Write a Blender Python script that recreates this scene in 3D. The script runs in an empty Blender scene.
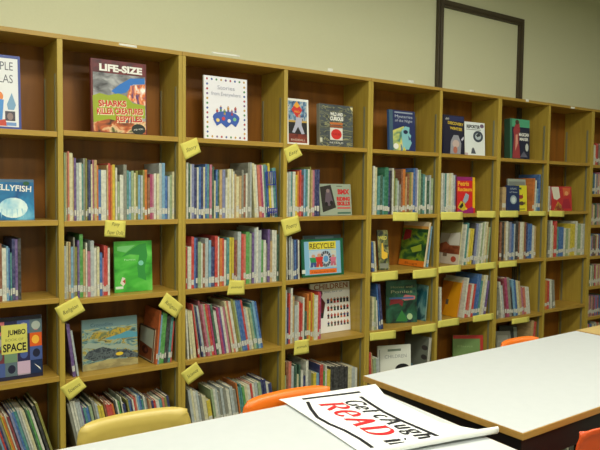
import bpy, bmesh, math, random
from mathutils import Matrix, Vector
random.seed(7)
C = bpy.context.scene
COL = C.collection
R = math.radians
CAM_LOC=(-0.1644, -2.9914, 1.3291)
CAM_AX=[(0.822819, -0.56819, 0.011377), (0.022006, 0.051861, 0.998412), (-0.567878, -0.821261, 0.055176)]
FPX=648.0
BAY_X=[0.0042, 0.6042, 1.1884, 1.8015, 2.4119, 3.0161, 3.6091, 4.1887, 4.7704, 5.3704]
SHELF_Z=[[1.572, 1.1784, 0.8283, 0.471, 0.07], [1.5803, 1.173, 0.8147, 0.4515, 0.07], [1.5812, 1.1726, 0.8152, 0.4527, 0.07], [1.579, 1.1745, 0.8184, 0.4544, 0.07], [1.5772, 1.1769, 0.8249, 0.4577, 0.07], [1.5753, 1.1754, 0.8177, 0.4482, 0.07], [1.5676, 1.1838, 0.8271, 0.4047, 0.07], [1.5652, 1.1795, 0.8223, 0.4189, 0.07]]
PAPERBACK_Z=[1.554, 1.317, 1.063, 0.806, 0.555, 0.301]
FACES=[
 ('atlas', 0, 0, 0.2521, 0.2039, 0.3236, 0.07, 3, 0, 0.012, 0),
 ('sharks', 1, 0, 0.7619, 0.2677, 0.3462, 0.06, 2, 0, 0.02, 0),
 ('white', 2, 0, 1.3399, 0.2556, 0.3297, 0.06, 2, 0, 0.012, 0),
 ('baseball', 3, 0, 1.8606, 0.1486, 0.262, 0.07, 3, 0, 0.012, 0),
 ('animals', 3, 0, 2.0732, 0.2463, 0.2464, 0.05, 2, 0, 0.03, 0),
 ('mystery', 4, 0, 2.6351, 0.2239, 0.2605, 0.07, 3, 0, 0.02, 0),
 ('winter', 5, 0, 3.1136, 0.206, 0.2658, 0.06, 3, 0, 0.012, 0),
 ('report', 5, 0, 3.3236, 0.209, 0.2333, 0.06, 3, 0, 0.012, 0),
 ('player', 6, 0, 3.7841, 0.2284, 0.2922, 0.04, 2, 0, 0.05, 0),
 ('jelly', 0, 1, 0.2755, 0.2283, 0.1787, 0.06, 3, 0, 0.012, 0),
 ('bmx', 3, 1, 2.0834, 0.2366, 0.1872, 0.05, 6, 0, 0.012, 0),
 ('petris', 5, 1, 3.237, 0.1818, 0.2491, 0.04, 2, 0, 0.03, 0),
 ('navy', 6, 1, 3.7415, 0.145, 0.1893, 0.02, 3, 0, 0.012, 0),
 ('yellow', 6, 1, 3.8761, 0.1249, 0.1912, 0.04, 3, 0, 0.012, 0),
 ('greyback', 6, 1, 3.8325, 0.2084, 0.2394, 0.07, 5, 0, 0.012, 0),
 ('redface', 7, 1, 4.2986, 0.2653, 0.1931, 0.03, 4, 0, 0.012, 0),
 ('green', 1, 2, 0.874, 0.1909, 0.2492, 0.08, 3, 0, 0.012, 0),
 ('recycle', 3, 2, 1.9639, 0.3013, 0.219, 0.05, 5, 0, 0.012, 0),
 ('recback', 3, 2, 2.0061, 0.2754, 0.2381, 0.09, 5, 0, 0.012, 0),
 ('giraffe', 4, 2, 2.5538, 0.0708, 0.2525, 0.06, 10, 0, 0.012, -20),
 ('cover4', 4, 2, 2.8745, 0.2193, 0.2991, 0.225, 10, 0, 0.02, -86),
 ('barn', 5, 2, 3.258, 0.1797, 0.2975, 0.225, 7, 0, 0.01, -88),
 ('space', 0, 3, 0.2638, 0.2669, 0.2771, 0.05, 3, 0, 0.012, 0),
 ('croc', 1, 3, 0.7184, 0.2703, 0.2424, 0.08, 4, 0, 0.012, 0),
 ('frame', 1, 3, 1.0419, 0.1822, 0.1718, 0.225, 5, 0, 0.008, -88),
 ('children', 3, 3, 2.0877, 0.3007, 0.3045, 0.13, 4, 0, 0.012, 0),
 ('dark4', 4, 3, 2.6897, 0.2198, 0.2797, 0.13, 4, 0, 0.012, -18),
 ('teal4', 4, 3, 2.9551, 0.1738, 0.2386, 0.225, 5, 0, 0.01, -88),
 ('gold5', 5, 3, 3.2658, 0.1672, 0.2631, 0.22, 12, 0, 0.01, -88),
 ('kids4', 4, 4, 2.6166, 0.2355, 0.2463, 0.12, 4, 0, 0.012, -18),
 ('grey4', 4, 4, 2.9287, 0.2218, 0.2836, 0.225, 6, 0, 0.012, -86),
 ('greenred', 5, 4, 3.376, 0.2234, 0.2178, 0.168, 5, 0, 0.012, -30),
 ('grey6', 6, 4, 3.7903, 0.1207, 0.2077, 0.1, 16, 0, 0.012, -25),
 ('black6', 6, 4, 3.9199, 0.1386, 0.2235, 0.18, 15, 0, 0.012, -35),
]
NOTES=[
 ('Story', [(1.205, 1.4676), (1.2891, 1.5107), (1.2668, 1.5822), (1.177, 1.5454)]),
 ('Easy', [(1.8189, 1.4725), (1.9136, 1.5201), (1.8748, 1.5849), (1.789, 1.548)]),
 ('Pony', [(0.7968, 1.0997), (0.8949, 1.0908), (0.9, 1.1694), (0.8028, 1.1759)]),
 ('Poetry', [(1.8014, 1.0641), (1.9086, 1.0945), (1.8897, 1.1825), (1.7739, 1.1588)]),
 ('Blank', [(1.4413, 0.7711), (1.546, 0.7656), (1.5491, 0.8405), (1.4586, 0.8469)]),
 ('Religion', [(0.6076, 0.7119), (0.7062, 0.7615), (0.6724, 0.8311), (0.5709, 0.7838)]),
 ('Religion', [(1.0616, 0.7486), (1.1545, 0.6774), (1.1954, 0.736), (1.1066, 0.8122)]),
 ('Science', [(0.6329, 0.3511), (0.7102, 0.4051), (0.6759, 0.4556), (0.5911, 0.4184)]),
 ('Science', [(1.2225, 0.3282), (1.3098, 0.3736), (1.2667, 0.4404), (1.1818, 0.3933)]),
 ('Blank', [(1.8703, 0.3901), (1.9743, 0.3909), (1.9731, 0.4723), (1.8761, 0.4729)]),
]
TAGS=[
 [(2.6072, 1.1377), (2.824, 1.1318), (2.8223, 1.1884), (2.6057, 1.1926)],
 [(3.0351, 1.1364), (3.2491, 1.1326), (3.2471, 1.1871), (3.0333, 1.1893)],
 [(3.391, 1.1475), (3.5932, 1.1408), (3.5911, 1.1905), (3.3892, 1.1925)],
 [(3.6369, 1.1451), (3.8461, 1.1419), (3.8438, 1.1902), (3.6348, 1.1922)],
 [(3.9693, 1.1497), (4.1773, 1.1467), (4.1754, 1.1833), (3.9675, 1.1854)],
 [(4.2217, 1.1423), (4.4162, 1.1355), (4.4135, 1.1825), (4.2192, 1.1882)],
 [(2.4434, 0.7669), (2.6594, 0.7671), (2.6578, 0.8243), (2.4421, 0.8224)],
 [(2.7903, 0.7611), (3.0099, 0.7591), (3.0079, 0.8191), (2.7887, 0.8162)],
 [(3.0252, 0.7815), (3.2421, 0.7811), (3.2403, 0.8292), (3.0237, 0.8249)],
 [(3.3921, 0.7786), (3.6088, 0.7795), (3.6067, 0.8284), (3.3903, 0.8241)],
 [(3.6418, 0.7811), (3.8458, 0.7814), (3.8438, 0.8244), (3.6399, 0.8244)],
 [(2.4356, 0.4025), (2.6522, 0.3914), (2.6508, 0.446), (2.4345, 0.4523)],
 [(2.7919, 0.4004), (3.0171, 0.3937), (3.0152, 0.451), (2.7904, 0.4527)],
 [(3.0306, 0.4157), (3.2385, 0.4129), (3.2366, 0.4649), (3.0291, 0.463)],
 [(3.3783, 0.415), (3.6027, 0.4109), (3.6006, 0.4596), (3.3765, 0.4609)],
 [(3.8079, 0.3535), (4.015, 0.3497), (4.0129, 0.3917), (3.806, 0.3946)],
]
TAPES=[
 [(0.8703, 1.9874), (0.9568, 1.9851), (0.9568, 1.9967), (0.8703, 1.9966)],
 [(1.3496, 2.0117), (1.5114, 2.0117), (1.5113, 2.0205), (1.3496, 2.0192)],
 [(2.0846, 2.0038), (2.1206, 2.0038), (2.1202, 2.0208), (2.0843, 2.0207)],
 [(2.7111, 2.0039), (2.763, 2.0048), (2.7625, 2.0204), (2.7106, 2.0199)],
 [(3.2864, 2.0011), (3.3267, 2.0015), (3.3261, 2.0149), (3.2859, 2.0144)],
 [(3.8926, 1.9859), (3.9278, 1.9853), (3.9269, 2.0034), (3.8918, 2.0039)],
 [(4.4533, 1.9799), (4.5068, 1.9802), (4.5058, 1.9957), (4.4524, 1.9952)],
]
# books standing with the spine out: x of foot, thickness, y of spine, height, lean in degrees, colour
SPINES={
 (0, 2):[(0.3135,0.012,0.03,0.248,0,'rd'),(0.3261,0.0092,0.03,0.255,0,'tl'),(0.3359,0.012,0.03,0.251,0,'bk'),(0.3485,0.0132,0.03,0.251,0,'br'),(0.3623,0.0172,0.03,0.231,0,'w'),(0.3801,0.0086,0.03,0.238,0,'lb'),(0.3893,0.0056,0.03,0.23,0,'bl'),(0.3955,0.0065,0.03,0.21,0,'tl'),(0.4027,0.0123,0.03,0.27,0,'nv'),(0.4156,0.011,0.03,0.268,0,'pu'),(0.4272,0.0131,0.03,0.271,0,'bk')],
 (0, 4):[(0.3836,0.0072,0.02,0.259,-16,'lb'),(0.3922,0.0071,0.02,0.263,-16,'rd'),(0.4002,0.0071,0.02,0.263,-16,'nv'),(0.4082,0.0083,0.02,0.265,-16,'gy'),(0.4183,0.0044,0.02,0.27,-16,'yl'),(0.4235,0.0089,0.02,0.262,-16,'or'),(0.4346,0.0062,0.02,0.27,-16,'w'),(0.4418,0.0096,0.02,0.258,-16,'ma'),(0.4553,0.01,0.02,0.272,-16,'pw'),(0.4663,0.0085,0.02,0.274,-16,'bl'),(0.4757,0.0114,0.02,0.275,-16,'tl'),(0.4888,0.0088,0.02,0.28,-16,'lg'),(0.4986,0.008,0.02,0.276,-16,'w'),(0.5076,0.0104,0.02,0.272,-16,'cr'),(0.5218,0.0064,0.02,0.284,-16,'dg'),(0.5292,0.0087,0.02,0.271,-16,'gn'),(0.539,0.01,0.02,0.266,-16,'w'),(0.5557,0.0106,0.02,0.288,-16,'bk'),(0.57,0.0105,0.02,0.299,-16,'ol')],
 (1, 1):[(0.6257,0.0066,0.025,0.309,0,'sg'),(0.6329,0.0066,0.025,0.309,0,'tn'),(0.6402,0.0079,0.025,0.315,0,'sa'),(0.6487,0.0154,0.025,0.308,0,'cr'),(0.6647,0.0039,0.025,0.288,0,'tn'),(0.6692,0.0089,0.025,0.286,0,'pu'),(0.6787,0.0113,0.025,0.264,0,'lg'),(0.6906,0.0121,0.025,0.265,0,'w'),(0.7033,0.0071,0.025,0.261,0,'tl'),(0.711,0.0093,0.025,0.286,0,'gy'),(0.7209,0.0069,0.025,0.286,0,'ol'),(0.7284,0.0047,0.025,0.279,0,'bk'),(0.7337,0.0107,0.025,0.279,0,'nv'),(0.745,0.0072,0.025,0.26,0,'cr'),(0.7528,0.007,0.025,0.28,0,'pk'),(0.7604,0.0124,0.025,0.28,0,'tn'),(0.7734,0.007,0.025,0.257,0,'or'),(0.781,0.0118,0.025,0.236,0,'bl'),(0.7934,0.0246,0.025,0.235,0,'w'),(0.8186,0.0073,0.025,0.259,0,'tn'),(0.8265,0.0104,0.025,0.267,0,'rd'),(0.8375,0.0089,0.025,0.258,0,'or'),(0.847,0.0129,0.025,0.261,0,'yl'),(0.8605,0.0087,0.025,0.248,0,'w'),(0.8698,0.0104,0.025,0.182,0,'sg'),(0.882,0.0173,0.025,0.214,0,'w'),(0.8999,0.0156,0.025,0.263,0,'gy'),(0.9161,0.0099,0.025,0.236,0,'tl'),(0.9266,0.0101,0.025,0.23,0,'lb'),(0.9373,0.0126,0.025,0.235,0,'sg'),(0.9505,0.0085,0.025,0.225,0,'cr'),(0.9596,0.0118,0.025,0.235,0,'ol'),(0.972,0.011,0.025,0.215,0,'lb'),(0.9836,0.0112,0.025,0.214,0,'lg'),(0.9954,0.0095,0.025,0.24,0,'ol'),(1.0055,0.0128,0.025,0.242,0,'or'),(1.0189,0.013,0.025,0.204,0,'br'),(1.0325,0.0088,0.025,0.221,0,'mg'),(1.0419,0.0097,0.025,0.219,0,'pk'),(1.0522,0.0122,0.025,0.225,0,'w'),(1.065,0.0141,0.025,0.224,0,'cr'),(1.0797,0.0141,0.025,0.275,0,'lg'),(1.0944,0.0151,0.025,0.277,0,'lb'),(1.1101,0.0134,0.025,0.214,0,'bl'),(1.1241,0.01,0.025,0.212,0,'lg'),(1.1347,0.0118,0.025,0.219,0,'sg'),(1.1471,0.0118,0.025,0.236,0,'cr')],
 (1, 2):[(0.6257,0.0096,0.035,0.243,0,'lg'),(0.6359,0.0086,0.035,0.261,0,'cr'),(0.6451,0.0089,0.035,0.261,0,'tn'),(0.6546,0.0109,0.035,0.238,0,'lb'),(0.6661,0.0066,0.035,0.282,0,'gy'),(0.6733,0.0109,0.035,0.237,0,'ol'),(0.6848,0.0094,0.035,0.267,0,'pu'),(0.6948,0.0156,0.035,0.294,0,'gn'),(0.711,0.0111,0.035,0.224,0,'tn'),(0.7227,0.0067,0.035,0.254,0,'w'),(0.73,0.0136,0.035,0.215,0,'pk'),(0.7442,0.0162,0.035,0.263,0,'lg'),(0.761,0.0126,0.035,0.229,0,'w'),(0.7742,0.0118,0.035,0.233,0,'cr'),(0.7866,0.0126,0.035,0.205,0,'bl'),(0.7998,0.0068,0.035,0.18,0,'pk'),(0.8072,0.0097,0.035,0.239,0,'rd'),(0.8175,0.0081,0.035,0.236,0,'rd'),(0.8262,0.0096,0.035,0.226,0,'w')],
 (1, 3):[(0.6563,0.0144,0.02,0.251,-7,'pu'),(0.6753,0.0095,0.02,0.216,-8,'lg'),(1.0562,0.0096,0.02,0.266,5,'ob'),(1.0664,0.0078,0.02,0.245,5,'lb'),(1.0748,0.0088,0.02,0.253,5,'gn'),(1.0842,0.0143,0.02,0.249,5,'gn'),(1.0992,0.0088,0.02,0.237,5,'bk'),(1.1086,0.0108,0.02,0.24,5,'bk'),(1.12,0.0136,0.02,0.23,5,'tl'),(1.1343,0.008,0.02,0.206,5,'rd')],
 (1, 4):[(0.6822,0.0112,0.02,0.265,-12,'gy'),(0.6955,0.0117,0.02,0.274,-12,'w'),(0.7081,0.01,0.02,0.274,-12,'w'),(0.719,0.0112,0.02,0.266,-12,'lg'),(0.7311,0.0081,0.02,0.264,-12,'lg'),(0.74,0.0065,0.02,0.243,-12,'pu'),(0.7474,0.0114,0.02,0.233,-12,'tl'),(0.7596,0.0126,0.02,0.23,-12,'bl'),(0.7743,0.0136,0.02,0.239,-12,'sg'),(0.7929,0.0096,0.02,0.261,-12,'gy'),(0.8034,0.0099,0.02,0.242,-12,'lg'),(0.8142,0.0114,0.02,0.231,-12,'yl'),(0.8265,0.0129,0.02,0.227,-12,'yl'),(0.8436,0.0089,0.02,0.245,-12,'br'),(0.8534,0.0126,0.02,0.229,-12,'rd'),(0.8669,0.0139,0.02,0.225,-12,'rd'),(0.8817,0.0089,0.02,0.224,-12,'or'),(0.8946,0.0085,0.02,0.241,-12,'bk'),(0.9039,0.0085,0.02,0.239,-12,'w'),(0.9132,0.0069,0.02,0.232,-12,'gn'),(0.9209,0.0049,0.02,0.25,-10,'w'),(0.9342,0.0122,0.02,0.216,-12,'nv'),(0.9473,0.0091,0.02,0.232,-10,'ol'),(0.9573,0.007,0.02,0.227,-10,'bl'),(0.965,0.0071,0.02,0.225,-10,'nv'),(0.9729,0.0078,0.02,0.231,-10,'w'),(0.9815,0.0064,0.02,0.238,-10,'rd'),(0.9887,0.0057,0.02,0.236,-10,'sa'),(0.9951,0.005,0.02,0.243,-10,'w'),(1.0009,0.01,0.02,0.241,-10,'lb'),(1.0116,0.0074,0.02,0.238,-10,'bl'),(1.0198,0.0084,0.02,0.22,-10,'tl'),(1.031,0.0087,0.02,0.236,-10,'w'),(1.0405,0.0082,0.02,0.225,-10,'gy'),(1.0494,0.0078,0.02,0.221,-10,'br'),(1.058,0.0098,0.02,0.21,-10,'tn'),(1.0686,0.0104,0.02,0.205,-10,'nv'),(1.0798,0.0105,0.02,0.203,-10,'rd'),(1.0911,0.016,0.02,0.201,-10,'w'),(1.1079,0.0156,0.02,0.204,-10,'tl'),(1.1248,0.0111,0.02,0.21,-10,'sa'),(1.1367,0.0117,0.02,0.21,-10,'ol'),(1.1492,0.0136,0.02,0.214,-10,'nv')],
 (2, 1):[(1.2241,0.0104,0.025,0.284,0,'w'),(1.2351,0.0104,0.025,0.28,0,'dg'),(1.2461,0.0067,0.025,0.276,0,'w'),(1.2534,0.0151,0.025,0.277,0,'pw'),(1.2691,0.0133,0.025,0.256,0,'nv'),(1.283,0.0087,0.025,0.261,0,'w'),(1.2923,0.0124,0.025,0.265,0,'bl'),(1.3053,0.0125,0.025,0.264,0,'nv'),(1.3184,0.0107,0.025,0.264,0,'cr'),(1.3297,0.0117,0.025,0.279,0,'bl'),(1.342,0.0108,0.025,0.279,0,'tl'),(1.3534,0.0137,0.025,0.277,0,'pk'),(1.3677,0.0112,0.025,0.267,0,'dg'),(1.3795,0.0088,0.025,0.195,0,'cr'),(1.3889,0.01,0.025,0.252,0,'bl'),(1.3995,0.011,0.025,0.253,0,'dg'),(1.4111,0.0159,0.025,0.253,0,'tn'),(1.4276,0.0172,0.025,0.253,0,'pw'),(1.4454,0.011,0.025,0.213,0,'w'),(1.457,0.0112,0.025,0.257,0,'cr'),(1.4688,0.0123,0.025,0.258,0,'w'),(1.4817,0.0084,0.025,0.257,0,'cr'),(1.4907,0.0078,0.025,0.245,0,'w'),(1.4991,0.0112,0.025,0.232,0,'tn'),(1.5109,0.0164,0.025,0.219,0,'cr'),(1.5279,0.0144,0.025,0.224,0,'tn'),(1.5429,0.0118,0.025,0.255,0,'gy'),(1.5553,0.0125,0.025,0.229,0,'br'),(1.5684,0.0113,0.025,0.238,0,'w'),(1.5803,0.0148,0.025,0.295,0,'gy'),(1.5957,0.0087,0.025,0.296,0,'lg'),(1.6254,0.0137,0.025,0.293,-4,'cr'),(1.6398,0.0142,0.025,0.286,-4,'w'),(1.6546,0.0163,0.025,0.285,-4,'sa'),(1.6715,0.0143,0.025,0.285,-4,'mg'),(1.6864,0.01,0.025,0.284,-4,'w'),(1.697,0.0134,0.025,0.288,-4,'tl'),(1.711,0.0112,0.025,0.282,-4,'bl'),(1.7228,0.0134,0.025,0.296,-4,'yl'),(1.7368,0.0136,0.025,0.251,-4,'w'),(1.751,0.024,0.025,0.271,-4,'tl')],
 (2, 2):[(1.2231,0.0067,0.025,0.215,0,'rd'),(1.2304,0.0205,0.025,0.215,0,'w'),(1.2515,0.0152,0.025,0.265,0,'rd'),(1.2673,0.0096,0.025,0.26,0,'bl'),(1.2775,0.0107,0.025,0.258,0,'nv'),(1.2888,0.0182,0.025,0.238,0,'sg'),(1.3076,0.0088,0.025,0.229,0,'w'),(1.317,0.0135,0.025,0.228,0,'br'),(1.3311,0.0185,0.025,0.254,0,'lg'),(1.3502,0.0139,0.025,0.244,0,'lb'),(1.3647,0.0203,0.025,0.209,0,'nv'),(1.3856,0.0169,0.025,0.265,0,'rd'),(1.4031,0.0092,0.025,0.26,0,'w'),(1.4129,0.016,0.025,0.251,0,'or'),(1.4295,0.0113,0.025,0.25,0,'rd'),(1.4414,0.0131,0.025,0.241,0,'w'),(1.4551,0.0163,0.025,0.254,0,'tl'),(1.472,0.0144,0.025,0.253,0,'yl'),(1.487,0.0115,0.025,0.253,0,'yl'),(1.4991,0.0094,0.025,0.239,0,'ma'),(1.5091,0.0102,0.025,0.239,0,'br'),(1.5199,0.0218,0.025,0.283,0,'lg'),(1.5423,0.0137,0.025,0.271,0,'rd'),(1.5566,0.0137,0.025,0.268,0,'sa'),(1.5709,0.0232,0.025,0.281,0,'gn'),(1.5947,0.0139,0.025,0.272,0,'sg'),(1.6092,0.0128,0.025,0.276,0,'pu'),(1.6226,0.0129,0.025,0.298,0,'lg'),(1.6361,0.0122,0.025,0.305,0,'w'),(1.6489,0.0189,0.025,0.288,0,'lg'),(1.6684,0.0122,0.025,0.233,0,'gn'),(1.6812,0.0156,0.025,0.233,0,'w'),(1.6974,0.0093,0.025,0.214,0,'gy'),(1.7073,0.0162,0.025,0.291,0,'pu'),(1.7242,0.015,0.025,0.227,0,'tn'),(1.7398,0.0135,0.025,0.286,0,'w'),(1.7539,0.015,0.025,0.284,0,'w'),(1.7695,0.0105,0.025,0.262,0,'dg')],
 (2, 3):[(1.2293,0.0096,0.02,0.258,-3,'w'),(1.2483,0.0109,0.02,0.251,-5,'cr'),(1.2642,0.017,0.02,0.248,-6,'cr'),(1.2907,0.0073,0.02,0.283,-8,'rd'),(1.2987,0.0061,0.02,0.28,-8,'gy'),(1.3125,0.0086,0.02,0.265,-9.5,'nv'),(1.3219,0.0121,0.02,0.272,-9.5,'lg'),(1.3347,0.0108,0.02,0.299,-9.5,'ma'),(1.3463,0.0127,0.02,0.279,-9.5,'pk'),(1.3598,0.0108,0.02,0.277,-9.5,'sg'),(1.3714,0.0148,0.02,0.275,-9.5,'rd'),(1.387,0.0109,0.02,0.273,-9.5,'mg'),(1.3987,0.0129,0.02,0.274,-9.5,'dg'),(1.4124,0.017,0.02,0.236,-9.5,'w'),(1.4302,0.0131,0.02,0.253,-9.5,'mg'),(1.4441,0.0111,0.02,0.251,-9.5,'pu'),(1.456,0.0132,0.02,0.255,-9.5,'w'),(1.47,0.0128,0.02,0.252,-9.5,'pk'),(1.4881,0.0114,0.02,0.283,-10.5,'cr'),(1.5003,0.0114,0.02,0.284,-10.5,'sa'),(1.5125,0.0154,0.02,0.281,-10.5,'w'),(1.5288,0.0135,0.02,0.292,-10.5,'ol'),(1.5431,0.0095,0.02,0.284,-10.5,'sg'),(1.5534,0.0137,0.02,0.282,-10.5,'bl'),(1.5679,0.0157,0.02,0.281,-10.5,'bl'),(1.5845,0.0117,0.02,0.281,-10.5,'rd'),(1.597,0.0139,0.02,0.233,-10.5,'lg'),(1.6117,0.0139,0.02,0.236,-10.5,'cr'),(1.6264,0.014,0.02,0.233,-10.5,'sg'),(1.6412,0.012,0.02,0.256,-10.5,'tl'),(1.654,0.014,0.02,0.268,-10.5,'lb'),(1.6689,0.0148,0.02,0.264,-10.5,'bl')],
 (2, 4):[(1.2644,0.0145,0.02,0.225,-9,'lg'),(1.2797,0.0121,0.02,0.226,-9,'cr'),(1.2926,0.0154,0.02,0.212,-9,'w'),(1.3088,0.0129,0.02,0.207,-9,'lg'),(1.3225,0.0146,0.02,0.186,-9,'gy'),(1.3379,0.0212,0.02,0.175,-9,'cr'),(1.36,0.0215,0.02,0.15,-9,'yl'),(1.3904,0.0139,0.02,0.207,-9,'sg'),(1.4051,0.0126,0.02,0.206,-9,'w'),(1.4185,0.012,0.02,0.202,-9,'lg'),(1.4313,0.0131,0.02,0.187,-9,'gy'),(1.4473,0.0146,0.02,0.205,-9,'lg'),(1.4627,0.0168,0.02,0.201,-9,'gy'),(1.4803,0.0178,0.02,0.187,-9,'w'),(1.5004,0.0187,0.02,0.2,-9,'lg'),(1.52,0.0181,0.02,0.18,-9,'gy'),(1.5434,0.0078,0.02,0.214,-9,'or'),(1.5519,0.0109,0.02,0.191,-9,'tl'),(1.5652,0.0102,0.02,0.206,-9,'tl'),(1.5762,0.0138,0.02,0.187,-9,'gn'),(1.5911,0.0174,0.02,0.193,-9,'cr'),(1.6093,0.0186,0.02,0.19,-9,'w'),(1.6289,0.013,0.02,0.195,-9,'rd'),(1.6427,0.0141,0.02,0.193,-9,'w'),(1.6579,0.0178,0.02,0.199,-9,'lg'),(1.6765,0.019,0.02,0.196,-9,'sg'),(1.6977,0.0134,0.02,0.21,-9,'nv'),(1.7119,0.0159,0.02,0.207,-9,'nv'),(1.7286,0.0126,0.02,0.189,-9,'w'),(1.742,0.0214,0.02,0.18,-9,'nv')],
 (3, 1):[(1.825,0.0171,0.025,0.246,0,'w'),(1.8427,0.0151,0.025,0.251,0,'lg'),(1.8584,0.0106,0.025,0.252,0,'tl'),(1.8696,0.0177,0.025,0.252,0,'w'),(1.8879,0.015,0.025,0.234,0,'yl'),(1.9035,0.013,0.025,0.255,0,'or'),(1.9171,0.0124,0.025,0.263,0,'rd'),(1.9301,0.0161,0.025,0.235,0,'ma'),(1.9468,0.0133,0.025,0.268,0,'lb'),(1.9607,0.0121,0.025,0.266,0,'tl'),(1.9734,0.0132,0.025,0.269,0,'w'),(1.9872,0.009,0.025,0.282,0,'ol'),(1.9968,0.0111,0.025,0.265,0,'tn'),(2.0085,0.0135,0.025,0.265,0,'pk'),(2.0226,0.0148,0.025,0.267,0,'nv'),(2.038,0.0178,0.025,0.268,0,'nv')],
 (3, 2):[(1.8375,0.0081,0.025,0.245,-1.5,'w'),(1.8462,0.0081,0.025,0.244,-1.5,'bk'),(1.8549,0.0072,0.025,0.241,-1.5,'lg'),(1.8627,0.0053,0.025,0.241,-1.5,'nv'),(1.8686,0.007,0.025,0.244,-1.5,'w'),(1.8762,0.007,0.025,0.228,-1.5,'lg'),(1.8838,0.0085,0.025,0.203,-1.5,'nv'),(1.8929,0.0122,0.025,0.223,-1.5,'bl'),(1.9057,0.0083,0.025,0.227,-1.5,'nv'),(1.9146,0.0089,0.025,0.222,-1.5,'w')],
 (3, 3):[(1.8257,0.0097,0.02,0.306,0,'lg'),(1.8367,0.011,0.02,0.207,0,'nv'),(1.8483,0.0118,0.02,0.286,0,'rd'),(1.8607,0.0137,0.02,0.316,0,'w'),(1.875,0.0138,0.02,0.269,0,'tn'),(1.8896,0.02,0.02,0.214,0,'lg'),(1.9102,0.0093,0.02,0.233,0,'w'),(1.9201,0.0126,0.02,0.232,0,'rd'),(1.9333,0.012,0.02,0.222,0,'rd'),(1.9459,0.0131,0.02,0.254,0,'w'),(1.9602,0.0141,0.02,0.174,0,'dg'),(1.9749,0.0153,0.02,0.273,0,'or'),(1.9908,0.012,0.02,0.23,0,'yl'),(2.0034,0.0128,0.02,0.279,0,'or'),(2.0168,0.0089,0.02,0.273,0,'yl'),(2.0263,0.026,0.02,0.26,0,'w'),(2.0529,0.0119,0.02,0.277,0,'rd'),(2.0654,0.012,0.02,0.278,0,'mg')],
 (3, 4):[(1.8271,0.0075,0.02,0.206,0,'sg'),(1.8352,0.0176,0.02,0.281,0,'br'),(1.8534,0.0198,0.02,0.277,0,'sa'),(1.8738,0.0176,0.02,0.249,0,'lg'),(1.892,0.0166,0.02,0.258,0,'dg'),(1.9094,0.0144,0.02,0.197,0,'cr'),(1.9244,0.012,0.02,0.253,0,'dg'),(1.937,0.0158,0.02,0.216,0,'w'),(1.9534,0.0169,0.02,0.182,0,'nv'),(1.9709,0.0189,0.02,0.268,0,'w'),(1.9907,0.0187,0.02,0.208,0,'gy'),(2.01,0.0157,0.02,0.189,0,'ol'),(2.0263,0.0215,0.02,0.187,0,'yl'),(2.0484,0.018,0.02,0.183,0,'lb'),(2.067,0.0063,0.02,0.232,0,'nv'),(2.0739,0.0254,0.02,0.227,0,'rd'),(2.0999,0.0125,0.02,0.187,0,'gn'),(2.113,0.0128,0.02,0.225,0,'w'),(2.1264,0.0239,0.02,0.191,0,'yl'),(2.1509,0.0213,0.02,0.208,0,'bk'),(2.1728,0.0216,0.02,0.206,0,'bk'),(2.195,0.0216,0.02,0.201,0,'bk'),(2.2172,0.0219,0.02,0.202,0,'bk'),(2.2397,0.022,0.02,0.196,0,'bk'),(2.2623,0.0222,0.02,0.191,0,'bk'),(2.2851,0.0286,0.02,0.185,0,'cr'),(2.3143,0.0258,0.02,0.179,0,'lg'),(2.3407,0.018,0.02,0.171,0,'w')],
 (4, 1):[(2.462,0.0159,0.025,0.298,0,'w'),(2.4785,0.0189,0.025,0.291,0,'cr'),(2.4986,0.0222,0.025,0.239,0,'tl'),(2.5214,0.0201,0.025,0.244,0,'dg'),(2.5421,0.0134,0.025,0.235,0,'tl'),(2.5561,0.0335,0.025,0.293,0,'eg'),(2.5902,0.015,0.025,0.274,0,'nv'),(2.6058,0.0134,0.025,0.275,0,'bk'),(2.6198,0.0142,0.025,0.29,0,'w'),(2.6346,0.0132,0.025,0.276,0,'ol'),(2.6491,0.0157,0.025,0.227,0,'sg'),(2.6654,0.016,0.025,0.213,0,'lg'),(2.682,0.0141,0.025,0.189,0,'gy'),(2.6967,0.0155,0.025,0.287,0,'br'),(2.7128,0.0229,0.025,0.287,0,'or'),(2.7371,0.0124,0.025,0.239,0,'tn'),(2.7501,0.0209,0.025,0.259,0,'br'),(2.7716,0.0159,0.025,0.269,0,'ol'),(2.7881,0.0165,0.025,0.268,0,'tn'),(2.8052,0.0174,0.025,0.295,0,'bl'),(2.8232,0.0164,0.025,0.295,0,'pw'),(2.8402,0.0133,0.025,0.286,0,'w'),(2.8541,0.0168,0.025,0.286,0,'sg'),(2.8717,0.0192,0.025,0.262,0,'dg'),(2.8915,0.0197,0.025,0.257,0,'tl'),(2.9118,0.0171,0.025,0.242,0,'w'),(2.9297,0.0197,0.025,0.217,0,'dg'),(2.95,0.0158,0.025,0.253,0,'lg'),(2.9665,0.0198,0.025,0.233,0,'sg')],
 (4, 2):[(2.4613,0.0111,0.02,0.193,-5,'nv'),(2.473,0.0135,0.02,0.184,-5,'bl'),(2.4872,0.0141,0.02,0.188,-5,'cr'),(2.924,0.0113,0.02,0.28,7,'tl'),(2.936,0.0133,0.02,0.271,7,'lb')],
 (4, 3):[(2.4698,0.0183,0.02,0.209,0,'cr'),(2.4887,0.0109,0.02,0.207,0,'sg'),(2.5131,0.0124,0.02,0.185,-4,'w'),(2.5359,0.0109,0.02,0.29,-7,'bl'),(2.5475,0.0168,0.02,0.288,-7,'nv')],
 (4, 4):[(2.462,0.0166,0.02,0.252,-3,'rd'),(2.4878,0.0113,0.02,0.246,-5,'tn'),(2.4998,0.023,0.02,0.209,-4,'sg'),(2.5234,0.0221,0.02,0.208,-4,'lg')],
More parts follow.
